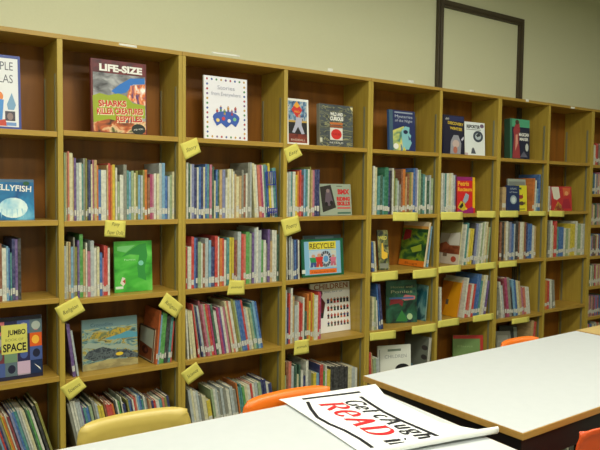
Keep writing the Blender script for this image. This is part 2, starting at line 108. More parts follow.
 (5, 1):[(3.0643,0.0192,0.025,0.271,0,'w'),(3.0841,0.0113,0.025,0.269,0,'lg'),(3.096,0.0139,0.025,0.269,0,'tl'),(3.1105,0.022,0.025,0.271,0,'w'),(3.1331,0.0234,0.025,0.27,0,'cr'),(3.1571,0.0214,0.025,0.273,0,'w'),(3.1791,0.0183,0.025,0.26,0,'lg'),(3.198,0.0095,0.025,0.262,0,'pu')],
 (5, 2):[(3.2814,0.0156,0.025,0.282,6,'w'),(3.2977,0.021,0.025,0.291,6,'tl'),(3.3194,0.0184,0.025,0.253,6,'cr'),(3.3385,0.0212,0.025,0.253,6,'yl'),(3.3604,0.0187,0.025,0.25,6,'yl'),(3.3798,0.0159,0.025,0.289,6,'bk'),(3.3964,0.0216,0.025,0.284,6,'pw'),(3.4187,0.0217,0.025,0.284,6,'lg'),(3.4411,0.019,0.025,0.288,6,'w'),(3.4608,0.0162,0.025,0.292,6,'sg'),(3.4777,0.0192,0.025,0.297,6,'w'),(3.4976,0.0193,0.025,0.296,6,'cr'),(3.5176,0.0165,0.025,0.258,6,'tn'),(3.5348,0.0166,0.025,0.257,6,'sg')],
 (5, 3):[(3.0708,0.0206,0.02,0.233,-2,'w'),(3.2976,0.0182,0.02,0.28,9,'w'),(3.3166,0.0184,0.02,0.232,9,'rd'),(3.3358,0.0184,0.02,0.23,9,'sa'),(3.355,0.0212,0.02,0.234,9,'w'),(3.3771,0.0213,0.02,0.232,9,'rd'),(3.3993,0.0215,0.02,0.301,9,'bl'),(3.4217,0.0216,0.02,0.298,9,'bl'),(3.4442,0.0217,0.02,0.251,9,'tl'),(3.4668,0.0246,0.02,0.287,9,'cr'),(3.4923,0.022,0.02,0.286,9,'w'),(3.5152,0.0221,0.02,0.246,9,'pu')],
 (6, 1):[(3.6962,0.042,0.025,0.177,0,'tn'),(4.045,0.0207,0.025,0.247,2,'or'),(4.067,0.0166,0.025,0.232,2,'w'),(4.0891,0.0209,0.025,0.169,2,'lb'),(4.1379,0.0293,0.04,0.277,0,'bl')],
 (6, 2):[(3.6789,0.0241,0.025,0.281,0,'br'),(3.7036,0.0262,0.025,0.28,0,'bk'),(3.7304,0.0146,0.025,0.28,0,'tn'),(3.7456,0.0228,0.025,0.286,0,'w'),(3.769,0.0189,0.025,0.279,0,'gy'),(3.7885,0.0253,0.025,0.279,0,'pw'),(3.8144,0.023,0.025,0.266,0,'bl'),(3.838,0.0203,0.025,0.265,0,'lg'),(3.8589,0.0275,0.025,0.284,0,'bk'),(3.887,0.0214,0.025,0.277,0,'br'),(3.909,0.0336,0.025,0.276,0,'w'),(3.9432,0.0197,0.025,0.276,0,'cr'),(3.9635,0.0159,0.025,0.275,0,'br'),(3.98,0.0202,0.025,0.269,0,'nv'),(4.0008,0.024,0.025,0.262,0,'bl'),(4.0254,0.0248,0.025,0.261,0,'bl'),(4.0509,0.0267,0.025,0.248,0,'w'),(4.0782,0.0272,0.025,0.241,0,'tn')],
 (6, 3):[(3.6658,0.0181,0.02,0.227,0,'gy'),(3.7204,0.018,0.02,0.27,-9,'w'),(3.7394,0.0181,0.02,0.242,-9,'lg'),(3.7584,0.0183,0.02,0.295,-9,'ma'),(3.7776,0.0275,0.02,0.297,-9,'mg'),(3.8061,0.0276,0.02,0.295,-9,'gy'),(3.8347,0.0238,0.02,0.22,-9,'bk'),(3.8594,0.024,0.02,0.278,-9,'lb'),(3.8843,0.0241,0.02,0.27,-9,'bl'),(3.9093,0.0242,0.02,0.265,-9,'cr'),(3.9344,0.0244,0.02,0.259,-9,'tn'),(3.9597,0.0245,0.02,0.21,-9,'pk'),(3.9851,0.0247,0.02,0.208,-9,'sa'),(4.0107,0.0248,0.02,0.206,-9,'w'),(4.0364,0.0214,0.02,0.206,-9,'w')],
 (6, 4):[(4.0512,0.0301,0.02,0.277,6,'tn'),(4.083,0.0303,0.02,0.265,6,'rd')],
 (7, 1):[(4.2426,0.0192,0.025,0.194,0,'w'),(4.2624,0.0174,0.025,0.188,0,'pk')],
 (7, 2):[(4.2568,0.0256,0.025,0.287,0,'gy'),(4.283,0.0285,0.025,0.287,0,'w'),(4.3137,0.0152,0.025,0.247,0,'cr'),(4.3295,0.0377,0.025,0.28,0,'rd'),(4.3698,0.0262,0.025,0.232,0,'tl'),(4.3966,0.0309,0.025,0.231,0,'bl'),(4.4281,0.0316,0.025,0.231,0,'bl'),(4.4603,0.0272,0.025,0.223,0,'w'),(4.4881,0.0313,0.025,0.216,0,'sg'),(4.52,0.0296,0.025,0.219,0,'cr'),(4.5502,0.032,0.025,0.255,0,'yl'),(4.5828,0.0311,0.025,0.254,0,'yl'),(4.6145,0.0331,0.025,0.274,0,'w'),(4.6489,0.0422,0.025,0.25,0,'sg'),(4.6917,0.0282,0.025,0.252,0,'w'),(4.7205,0.0284,0.025,0.251,0,'lg')],
 (7, 3):[(4.2338,0.031,0.02,0.224,0,'or'),(4.2654,0.0223,0.02,0.219,0,'rd'),(4.3075,0.0241,0.02,0.229,-5,'w'),(4.3362,0.03,0.02,0.222,-6,'gy')],
}
WIRE=(1.700,.062)

# ---------------------------------------------------------------- camera
cd = bpy.data.cameras.new('camera'); cam = bpy.data.objects.new('camera', cd); COL.objects.link(cam)
rx, ux, bx_ = [Vector(a) for a in CAM_AX]
cam.matrix_world = Matrix(((rx.x,ux.x,bx_.x,CAM_LOC[0]),(rx.y,ux.y,bx_.y,CAM_LOC[1]),(rx.z,ux.z,bx_.z,CAM_LOC[2]),(0,0,0,1)))
cd.sensor_fit = 'HORIZONTAL'; cd.sensor_width = 36.0; cd.lens = FPX/600*36.0; cd.clip_start = .02
C.camera = cam
C.view_settings.view_transform = 'Standard'; C.view_settings.look = 'None'
C.view_settings.gamma = 1.0; C.view_settings.use_curve_mapping = False
C.view_settings.exposure = -0.62
# ---------------------------------------------------------------- world and lamps
w = bpy.data.worlds.new('world'); C.world = w; w.use_nodes = True
w.node_tree.nodes['Background'].inputs[0].default_value = (.9,.93,.85,1)
w.node_tree.nodes['Background'].inputs[1].default_value = .1
LAMP_COLOUR = (1.0,.985,.87)
CEIL = 3.0
PANELS = [(-1.2,-1.7,105),(0.9,-1.7,150),(3.0,-1.7,100),(5.1,-1.7,16),(-1.2,-3.6,105),(0.9,-3.6,130),(3.0,-3.6,60)]
for i,(x,y,e) in enumerate(PANELS):
    l = bpy.data.lights.new('ceiling_lamp','AREA'); l.shape='RECTANGLE'; l.size=1.2; l.size_y=.6; l.energy=e*.42; l.color=LAMP_COLOUR
    o = bpy.data.objects.new('ceiling_lamp', l); COL.objects.link(o); o.location=(x,y,CEIL-.06)

# ---------------------------------------------------------------- materials
def lin(c):
    return tuple((v/255/12.92 if v/255<=.04045 else ((v/255+.055)/1.055)**2.4) for v in c)
MC = {}
def mat(name, rgb, rough=.6, metal=0, emit=0, spec=.5, noise=0, nscale=(30,30,30), c2=None, bump=0, detail=4, wave=None):
    if name in MC: return MC[name]
    m = bpy.data.materials.new(name); m.use_nodes=True; nt=m.node_tree; b=nt.nodes['Principled BSDF']
    a = lin(rgb); b.inputs['Base Color'].default_value=(*a,1); b.inputs['Roughness'].default_value=rough
    b.inputs['Metallic'].default_value=metal
    b.inputs['Specular IOR Level'].default_value=spec
    if emit:
        b.inputs['Emission Color'].default_value=(*a,1); b.inputs['Emission Strength'].default_value=emit
    if noise or bump:
        tc=nt.nodes.new('ShaderNodeTexCoord'); mp=nt.nodes.new('ShaderNodeMapping'); mp.inputs['Scale'].default_value=nscale
        oi=nt.nodes.new('ShaderNodeObjectInfo'); va=nt.nodes.new('ShaderNodeVectorMath'); va.operation='MULTIPLY_ADD'
        cmb=nt.nodes.new('ShaderNodeCombineXYZ')
        for k in range(3): nt.links.new(oi.outputs['Random'],cmb.inputs[k])
        nt.links.new(cmb.outputs[0],va.inputs[0]); va.inputs[1].default_value=(9,7,5)
        nt.links.new(tc.outputs['Object'],va.inputs[2]); nt.links.new(va.outputs[0],mp.inputs['Vector'])
        if wave:
            n=nt.nodes.new('ShaderNodeTexWave'); n.bands_direction=wave; n.inputs['Scale'].default_value=1; n.inputs['Distortion'].default_value=7; n.inputs['Detail'].default_value=detail; n.inputs['Detail Scale'].default_value=1.2
        else:
            n=nt.nodes.new('ShaderNodeTexNoise'); n.inputs['Scale'].default_value=1; n.inputs['Detail'].default_value=detail
        nt.links.new(mp.outputs[0],n.inputs['Vector'])
        f=n.outputs[0] 
        if noise:
            cr=nt.nodes.new('ShaderNodeMapRange'); cr.inputs['From Min'].default_value=.38; cr.inputs['From Max'].default_value=.66; cr.inputs['To Max'].default_value=noise
            nt.links.new(f,cr.inputs['Value'])
            mx=nt.nodes.new('ShaderNodeMix'); mx.data_type='RGBA'
            mx.inputs['A'].default_value=(*a,1); mx.inputs['B'].default_value=(*lin(c2 or tuple(v*.6 for v in rgb)),1)
            nt.links.new(cr.outputs[0],mx.inputs['Factor']); nt.links.new(mx.outputs['Result'],b.inputs['Base Color'])
        if bump:
            bp=nt.nodes.new('ShaderNodeBump'); bp.inputs['Strength'].default_value=bump; bp.inputs['Distance'].default_value=.002
            nt.links.new(f,bp.inputs['Height']); nt.links.new(bp.outputs[0],b.inputs['Normal'])
    MC[name]=m; return m
def ramp_mat(name, stops, scale=(10,10,10), rough=.4, detail=3, dist=.6):
    """noise picture in several inks, for printed cover pictures"""
    if name in MC: return MC[name]
    m=bpy.data.materials.new(name); m.use_nodes=True; nt=m.node_tree; b=nt.nodes['Principled BSDF']; b.inputs['Roughness'].default_value=rough
    tc=nt.nodes.new('ShaderNodeTexCoord'); mp=nt.nodes.new('ShaderNodeMapping'); mp.inputs['Scale'].default_value=scale
    n=nt.nodes.new('ShaderNodeTexNoise'); n.inputs['Scale'].default_value=1; n.inputs['Detail'].default_value=detail; n.inputs['Distortion'].default_value=dist
    r=nt.nodes.new('ShaderNodeValToRGB'); e=r.color_ramp.elements
    while len(e)>1: e.remove(e[-1])
    e[0].position=stops[0][0]; e[0].color=(*lin(stops[0][1]),1)
    for p,c in stops[1:]:
        q=e.new(p); q.color=(*lin(c),1)
    nt.links.new(tc.outputs['Object'],mp.inputs[0]); nt.links.new(mp.outputs[0],n.inputs['Vector']); nt.links.new(n.outputs[0],r.inputs[0]); nt.links.new(r.outputs[0],b.inputs['Base Color'])
    MC[name]=m; return m
OAK=(178,153,64); OAK2=(160,134,52)
M_post  = mat('oak_upright', OAK, .38, noise=.6, nscale=(60,60,4), c2=OAK2)
M_shelf = mat('oak_shelf', (174,140,57), .4, noise=.6, nscale=(4,60,60), c2=(156,122,48))
M_back  = mat('plywood_back', (146,90,22), .45, noise=.8, nscale=(14,14,1.6), c2=(104,62,12), detail=6)
M_steel = mat('steel_strip', (150,152,124), .4, metal=.45)
M_wall  = mat('wall_paint', (211,213,182), .7, bump=.15, nscale=(120,120,120), noise=.25, c2=(204,206,174))
M_frame = mat('dark_bronze_paint', (66,56,38), .45)
M_floor = mat('carpet', (110,112,98), .95, noise=.6, nscale=(180,180,180), c2=(84,86,76), bump=.5)
M_ceil  = mat('ceiling_tile', (225,222,205), .9, noise=.4, nscale=(90,90,90), c2=(205,202,188))
M_base  = mat('rubber_baseboard', (50,44,38), .6)
M_lam   = mat('white_laminate', (196,201,203), .42, noise=.3, nscale=(25,25,25), c2=(189,195,197))
M_lam2  = mat('tan_laminate', (198,172,112), .42, noise=.5, nscale=(4,50,50), c2=(186,158,98))
M_edge  = mat('oak_edging', (190,148,78), .45, noise=.5, nscale=(5,60,60), c2=(168,126,60))
M_black = mat('black_steel', (24,22,24), .45)
M_chrome= mat('chrome', (190,190,190), .2, metal=1)
M_paper = mat('white_paper', (240,242,240), .7)
M_page  = mat('page_block', (214,206,178), .8, noise=.5, nscale=(600,600,6), c2=(190,180,150))
M_stick = mat('white_sticker', (205,205,192), .6, noise=.6, nscale=(160,160,160), c2=(150,150,150))
M_note  = mat('yellow_note', (214,204,98), .75, noise=.2, nscale=(20,20,20), c2=(204,196,88))
M_tag   = mat('pale_yellow_tag', (222,214,104), .75, noise=.2, nscale=(30,30,30), c2=(205,198,96))
M_pen   = mat('pencil_grey', (96,92,50), .8)
M_tape  = mat('white_tape', (225,225,215), .6)
M_ink   = mat('black_ink', (22,24,34), .5)
M_red   = mat('red_ink', (205,36,44), .5)
PAL = dict(w=(216,218,204),cr=(214,208,164),lg=(176,188,190),gy=(134,136,126),sg=(150,172,132),tn=(190,160,110),rd=(186,42,36),
 sa=(206,112,92),ma=(112,30,42),br=(122,66,38),yl=(214,192,58),ol=(134,134,62),gn=(62,140,56),eg=(16,96,64),dg=(34,74,56),tl=(54,122,122),
 lb=(116,166,200),bl=(40,86,156),nv=(28,34,88),pw=(124,132,176),pu=(86,60,124),pk=(184,110,134),mg=(152,38,88),bk=(30,30,34))
PAL['or']=(206,112,44)
PAL['ob']=(190,88,40)

PAL={k:tuple(int(q*.86+c*.12) for q,c in zip(v,(190,185,160))) for k,v in PAL.items()} if True else {k:tuple(int(q*.98) for q in v) for k,v in PAL.items()}
NAMES = dict(w='white',cr='cream',lg='pale grey',gy='grey',sg='sage green',tn='tan',sa='salmon pink',ma='maroon',br='brown',yl='yellow',ol='olive',gn='green',eg='emerald green',dg='dark green',tl='teal',lb='light blue',bl='blue',nv='navy',pw='periwinkle blue',pu='purple',pk='pink',mg='magenta',bk='black',rd='red')
NAMES['or']='orange'; NAMES['ob']='orange-brown'
def ink(code, v=0):
    c=PAL[code]; dark=sum(c)<330
    c2 = tuple(min(255,v_*.7+80) for v_ in c) if dark else tuple(v_*.72 for v_ in c)
    return mat('printed_%s'%NAMES[code].replace(' ','_'), c, .42, noise=.42, nscale=(70,14,60), c2=c2, detail=1)
def flat(rgb, rough=.4):
    return mat('print_%d_%d_%d'%rgb, rgb, rough)

# ---------------------------------------------------------------- mesh helpers
class MB:
    def __init__(s): s.v=[]; s.f=[]; s.mi=[]; s.mats=[]; s.sm=[]
    def m(s, m):
        if m not in s.mats: s.mats.append(m)
        return s.mats.index(m)
    def add(s, vs, fs, m, smooth=False):
        k=len(s.v); s.v+= [tuple(v) for v in vs]; i=s.m(m)
        for f in fs: s.f.append(tuple(k+j for j in f)); s.mi.append(i); s.sm.append(smooth)
    def box(s, x0,x1,y0,y1,z0,z1, m):
        vs=[(x,y,z) for z in (z0,z1) for y in (y0,y1) for x in (x0,x1)]
        s.add(vs,[(0,2,3,1),(4,5,7,6),(0,1,5,4),(1,3,7,5),(3,2,6,7),(2,0,4,6)],m)
    def prism(s, pts, y0, y1, m):
        """outline in x,z pushed from y0 to y1"""
        n=len(pts); vs=[(x,y0,z) for x,z in pts]+[(x,y1,z) for x,z in pts]
        a=sum(pts[i][0]*pts[(i+1)%n][1]-pts[(i+1)%n][0]*pts[i][1] for i in range(n))
        fs=[tuple(range(n)),tuple(range(2*n-1,n-1,-1))]+[(i,n+i,n+(i+1)%n,(i+1)%n) for i in range(n)]
        if a<0: fs=[tuple(reversed(f)) for f in fs]
        s.add(vs,fs,m)
    def tube(s, pts, r, m, n=10, caps=True):
        pts=[Vector(p) for p in pts]; rings=[]; up=Vector((0,0,1))
        for i,p in enumerate(pts):
            t=(pts[min(i+1,len(pts)-1)]-pts[max(i-1,0)]).normalized()
            a=t.cross(up) if abs(t.z)<.95 else t.cross(Vector((0,1,0)))
            a.normalize(); b=t.cross(a)
            rings.append([p+(a*math.cos(2*math.pi*k/n)+b*math.sin(2*math.pi*k/n))*r for k in range(n)])
        vs=[v for q in rings for v in q]; fs=[]
        for i in range(len(pts)-1):
            for k in range(n): fs.append((i*n+k,i*n+(k+1)%n,(i+1)*n+(k+1)%n,(i+1)*n+k))
        if caps: fs+= [tuple(range(n-1,-1,-1)),tuple((len(pts)-1)*n+k for k in range(n))]
        s.add(vs,fs,m,True)
    def build(s, name, parent=None, bevel=0):
        me=bpy.data.meshes.new(name); me.from_pydata(s.v,[],s.f)
        for m in s.mats: me.materials.append(m)
        me.polygons.foreach_set('material_index',s.mi); me.polygons.foreach_set('use_smooth',s.sm); me.update()
        o=bpy.data.objects.new(name,me); COL.objects.link(o)
        if parent: o.parent=parent
        if bevel:
            bv=o.modifiers.new('bevel','BEVEL'); bv.width=bevel; bv.segments=2; bv.limit_method='ANGLE'
        return o
def empty(name, loc=(0,0,0), rot=(0,0,0)):
    o=bpy.data.objects.new(name,None); COL.objects.link(o); o.location=loc; o.rotation_euler=rot; o.empty_display_size=.05; return o
def tag(o, label, cat, group=None):
    o['label']=label; o['category']=cat
    if group: o['group']=group
def struct(o): o['kind']='structure'; return o

# ---------------------------------------------------------------- the room
X0,X1,Y0,Y1 = -3.2, 8.2, -5.2, .262
def slab(name,x0,x1,y0,y1,z0,z1,m):
    b=MB(); b.box(x0,x1,y0,y1,z0,z1,m); return struct(b.build(name))
slab('floor',X0,X1,Y0,Y1,-.1,0,M_floor)
slab('ceiling',X0,X1,Y0,Y1,CEIL,CEIL+.1,M_ceil)
slab('wall_back',X0-.1,X1+.1,Y1,Y1+.1,-.1,CEIL+.1,M_wall)
slab('wall_left',X0-.1,X0,Y0,Y1,-.1,CEIL+.1,M_wall)
slab('wall_right',X1,X1+.1,Y0,Y1,-.1,CEIL+.1,M_wall)
slab('wall_front',X0-.1,X1+.1,Y0-.1,Y0,-.1,CEIL+.1,M_wall)
slab('baseboard_right',X1-.012,X1,Y0,Y1,0,.1,M_base)
# dark metal frame of a blocked-up opening above the shelves
b=MB(); fx0,fx1,ft=3.22,4.165,2.665
for a,c in ((fx0,fx0+.05),(fx1-.055,fx1)):
    b.box(a,c,Y1-.03,Y1,0,ft,M_frame); b.box(a+.014,c-.014,Y1-.038,Y1-.03,0,ft-.014,M_frame)
b.box(fx0+.05,fx1-.055,Y1-.03,Y1,ft-.05,ft,M_frame); b.box(fx0+.036,fx1-.041,Y1-.038,Y1-.03,ft-.036,ft-.014,M_frame)
fr=b.build('trim_1',bevel=.003); struct(fr)
b=MB(); b.box(fx0+.05,fx1-.055,Y1-.008,Y1,0,ft-.05,M_wall); struct(b.build('trim_2'))
M_glow = mat('lamp_diffuser',(255,248,225),.6,emit=4)
for x,y,e in PANELS:
    t=empty('ceiling_light',(x,y,CEIL)); tag(t,'white ceiling light panel, %s from left in the row %s'%(('first','second','third','fourth')[round((x+1.2)/2.1)],'nearer the bookcases' if y>-2 else 'farther from the bookcases'),'ceiling light','ceiling lights')
    b=MB()
    for q in ((-.64,.64,-.34,-.3),(-.64,.64,.3,.34),(-.64,-.6,-.3,.3),(.6,.64,-.3,.3)): b.box(*q,-.035,-.0005,M_tape)
    b.build('frame',t); b=MB(); b.box(-.6,.6,-.3,.3,-.02,-.0005,M_glow); b.build('diffuser',t)

# ---------------------------------------------------------------- bookcases
D=.247; TOP=2.0; ST=.024
def bookcase(bays, label, name='bookcase'):
    x0,x1 = BAY_X[bays[0]],BAY_X[bays[-1]+1]
    t=empty(name,(x0,0,0)); tag(t,label,'bookcase','double-bay oak bookcases along the wall')
    g=.0006
    b=MB(); b.box(g,.0195,0,D-.006,0,TOP-.0205,M_post); b.build('side_panel',t,.0012)
    b=MB(); b.box(x1-x0-.0195,x1-x0-g,0,D-.006,0,TOP-.0205,M_post); b.build('side_panel',t,.0012)
    b=MB(); b.box(g,x1-x0-g,0,D-.006,TOP-.02,TOP,M_post if False else M_shelf); b.build('top_panel',t,.0012)
    b=MB(); b.box(g,x1-x0-g,D-.0055,D,0,TOP,M_back); b.build('back_panel',t)
    for i,k in enumerate(bays):
        l=(BAY_X[k]-x0)+(.02 if i==0 else .0125); r=(BAY_X[k+1]-x0)-(.02 if k==bays[-1] else .0125)
        if i>0:
            c=BAY_X[k]-x0; b=MB(); b.box(c-.012,c+.012,0,D-.006,0,TOP-.0205,M_post); b.build('divider',t,.0012)
        zs = SHELF_Z[k] if k<8 else PAPERBACK_Z+[.07]
        for z in zs:
            b=MB(); b.box(l+.0004,r-.0004,.001,D-.007,z-ST,z,M_shelf); b.build('shelf',t,.0015)
        b=MB(); b.box(l,r,.03,.045,0,.045,M_post); b.build('toe_kick',t)
        for sx in (l,r):
            for yy in (.028,D-.034):
                d=.0025 if sx==l else -.0025
                b=MB(); a,c=sorted((sx,sx+d)); b.box(a,c,yy,yy+.014,.1,TOP-.17,M_steel)
                b.build('shelf_standard',t)
    return t
bookcase([0,1],'oak double bookcase at far left, holding the shark and jellyfish books')
bookcase([2,3],'oak double bookcase second from left, holding recycling and children books')
bookcase([4,5],'oak double bookcase in the middle right, under the left post of the dark wall frame')
bookcase([6,7],'oak double bookcase fourth from left, with nearly empty upper shelves')
bookcase([8],'oak bookcase at the right edge with closely spaced paperback shelves')

# ---------------------------------------------------------------- books with the spine out
ORD=['first','second','third','fourth','fifth','sixth','seventh','eighth','ninth','tenth','eleventh','twelfth','thirteenth','fourteenth','fifteenth','sixteenth','seventeenth','eighteenth','nineteenth','twentieth']
def ordn(i):
    if i<20: return ORD[i]
    t={2:'twenty',3:'thirty',4:'forty',5:'fifty'}; n=i+1
    if n%10==0: return {30:'thirtieth',40:'fortieth',50:'fiftieth'}[n]
    return t[n//10]+'-'+ORD[n%10-1]
ROWN=['top shelf','second shelf','third shelf','fourth shelf','bottom shelf']
def book(t, h, depth, code, sticker=True, bandz=None, name='book'):
    root=empty(name)
    cm=ink(code); bt=min(.0018,t*.2); b=MB()
    b.box(0,bt,.001,depth,0,h,cm); b.box(t-bt,t,.001,depth,0,h,cm); b.box(0,t,0,bt,0,h,cm)
    b.build('cover',root)
    b=MB(); b.box(bt,t-bt,bt,depth-.004,.003,h-.003,M_page); b.build('pages',root)
    if sticker:
        z=random.uniform(.018,.034); b=MB(); b.box(.0006,t-.0006,-.0004,0,z,z+random.uniform(.024,.032),M_stick); b.build('spine_sticker',root)
    return root
# the 300 spines that show largest are objects; the small remaining ones share one mesh
def showing(bay,row,b):
    x,t,y,h=b[:4]; d2=(x-CAM_LOC[0])**2+CAM_LOC[1]**2
    return t*h/d2*(1 if row<4 else (.7,.45,.75,.55,.3,.3,.2,.2)[bay])*(-CAM_LOC[1]/math.sqrt(d2))
allb=sorted(((showing(k[0],k[1],b),k,i) for k,l in SPINES.items() for i,b in enumerate(l)),reverse=True)
KEEP={(k,i) for s_,k,i in allb[:300]}
rest=MB()
def book_into(mb,M,t,h,depth,code):
    b=MB(); bt=min(.0018,t*.2); cm=ink(code)
    b.box(0,bt,.001,depth,0,h,cm); b.box(t-bt,t,.001,depth,0,h,cm); b.box(0,t,0,bt,0,h,cm); b.box(bt,t-bt,bt,depth-.004,.003,h-.003,M_page)
    z=random.uniform(.018,.034); b.box(.0006,t-.0006,-.0004,0,z,z+random.uniform(.024,.032),M_stick)
    vs=[M@Vector(v) for v in b.v]
    for mi in range(len(b.mats)): mb.add(vs if mi==0 else [],[],b.mats[mi])
    k=len(mb.v)-len(vs)
    for f,mi in zip(b.f,b.mi): mb.f.append(tuple(k+j for j in f)); mb.mi.append(mb.m(b.mats[mi])); mb.sm.append(False)
for (bay,row),lst in SPINES.items():
    for i,(x,t,y,h,lean,code) in enumerate(lst):
        h=max(.08,min(h,.36)); t=max(.0032,t-.0004); z=SHELF_Z[bay][row]
        depth=min(.2,max(.15,h*.72)) if y<.04 else .19
        loc_=(x+.0002,y+random.uniform(0,.006),z+.0004+(t*math.sin(R(lean)) if lean>0 else 0))
        if ((bay,row),i) not in KEEP:
            book_into(rest,Matrix.Translation(loc_)@Matrix.Rotation(R(lean),4,'Y'),t,h,depth,code); continue
        r=book(t,h,depth,code,sticker=(code!='bk' or random.random()<.3) and random.random()<.9)
        r.location=loc_; r.rotation_euler=(0,R(lean),0)
        size='thick' if t>.021 else ('slim' if t<.0125 else '')
        n0=NAMES[lst[i-1][5]] if i else None; n1=NAMES[lst[i+1][5]] if i<len(lst)-1 else None
        ln='leaning ' if abs(lean)>3 else ''
        lab='%s%s%s book, %s from left on the %s of the %s bay'%(ln,size+' ' if size else '',NAMES[code],ordn(i),ROWN[row],ORD[bay])
        if n0 and n1 and len(lab.split())+3<=16: lab=lab.replace(' book,',' book next to %s,'%n1.split()[-1])
        tag(r,lab,'book','books with spines out on the %s of bay %s'%(ROWN[row],ORD[bay]))
o=rest.build('shelved_books'); o['kind']='stuff'; tag(o,'many small book spines packed on the farther and lower shelves','books')
# small paperbacks at the right edge
pc=['w','rd','bl','gy','cr','dg','pk','tn','bl','w','ma']
for s,z in enumerate(PAPERBACK_Z+[.07]):
    x=BAY_X[8]+.0245; k=0
    while x<BAY_X[8]+.22:
        t=random.uniform(.009,.016); h=random.uniform(.16,.178); code=random.choice(pc)
        r=book(t,h,.12,code,True,name='paperback_book'); r.location=(x,.02,z+.0004)
        tag(r,'%s paperback, %s from left on the %s narrow shelf at the right edge'%(NAMES[code],ordn(k),ORD[s]),'book','paperbacks on the right edge shelves')
        x+=t+.0006; k+=1

# ---------------------------------------------------------------- books with the cover out
def text_geo(s, size, align='CENTER', shear=0, bold=0):
    cu=bpy.data.curves.new('t','FONT'); cu.body=s; cu.size=size; cu.align_x=align; cu.shear=shear; cu.offset=bold; cu.resolution_u=3
    o=bpy.data.objects.new('t',cu); COL.objects.link(o)
    dg=bpy.context.evaluated_depsgraph_get(); me=bpy.data.meshes.new_from_object(o.evaluated_get(dg))
    vs=[v.co.copy() for v in me.vertices]; fs=[tuple(p.vertices) for p in me.polygons]
    bpy.data.objects.remove(o); bpy.data.curves.remove(cu); bpy.data.meshes.remove(me)
    return vs,fs
class Art:
    """printed picture on a cover: shapes in cover fractions, a little proud of the board"""
    def __init__(s,w,h): s.w=w; s.h=h; s.art=MB(); s.txts=[]; s.n=0
    def y(s): s.n+=1; return -.0002-s.n*.00006
    def M(s,c): return flat(c) if isinstance(c,tuple) else c
    def poly(s,pts,c):
        y=s.y(); s.art.prism([(a*s.w,d*s.h) for a,d in pts],y,0,s.M(c))
    def rect(s,a,b_,c,d,col): s.poly([(a,b_),(c,b_),(c,d),(a,d)],col)
    def disc(s,cx,cz,rx_,rz_,col,n=18): s.poly([(cx+rx_*math.cos(2*math.pi*k/n),cz+rz_*math.sin(2*math.pi*k/n)) for k in range(n)],col)
    def text(s,str_,x,z,size,col,wfit=None,shear=0,bold=0,rot=0,align='CENTER'):
        vs,fs=text_geo(str_,size*s.h,align,shear,bold*s.h); y=s.y()-.0002
        xs=[v.x for v in vs]; k=1
        if wfit: k=wfit*s.w/(max(xs)-min(xs))
        cr_,sr=math.cos(R(rot)),math.sin(R(rot))
        q=MB(); s.txts.append(q); q.add([(x*s.w+v.x*k*cr_-v.y*sr, y, z*s.h+v.x*k*sr+v.y*cr_) for v in vs],fs,s.M(col))
    def finish(s,root):
        if s.art.v: s.art.build('cover_picture',root)
        for q in s.txts: q.build('title',root)
W_=(232,232,226); K_=(24,24,30)
def person_shape(a,x,z,sz,c1,c2,skin=(200,150,120)):
    """tiny printed figure"""
    a.poly([(x-.5*sz,z),(x-.1*sz,z),(x,z+.6*sz),(x+.1*sz,z),(x+.5*sz,z),(x+.35*sz,z+1.0*sz),(x-.35*sz,z+1.0*sz)],c2)
    a.poly([(x-.4*sz,z+.8*sz),(x+.4*sz,z+.8*sz),(x+.55*sz,z+1.6*sz),(x-.55*sz,z+1.6*sz)],c1)
    a.disc(x,z+1.85*sz,.28*sz,.28*sz,skin,10)
def art_atlas(a):
    a.rect(.0,.0,1,1,(58,74,150)); a.rect(.05,.04,.95,.96,(226,228,232))
    a.text('PEOPLE',.56,.80,.16,(86,88,104),wfit=.58); a.text('ATLAS',.59,.63,.16,(86,88,104),wfit=.52)
    a.disc(.56,.44,.09,.07,(222,128,60)); a.poly([(.36,.1),(.62,.1),(.66,.4),(.42,.42)],(72,140,210))
    a.poly([(.72,.34),(.82,.5),(.9,.34),(.86,.27),(.74,.27)],(120,160,196)); a.rect(.68,.12,.88,.25,(70,66,80)); a.disc(.78,.18,.06,.05,(140,120,120))
    a.poly([(.5,.05),(.72,.05),(.68,.14),(.55,.12)],(196,70,56)); a.rect(.7,.055,.9,.1,(112,150,206)); a.poly([(.06,.05),(.34,.05),(.3,.3),(.06,.34)],(200,170,90))
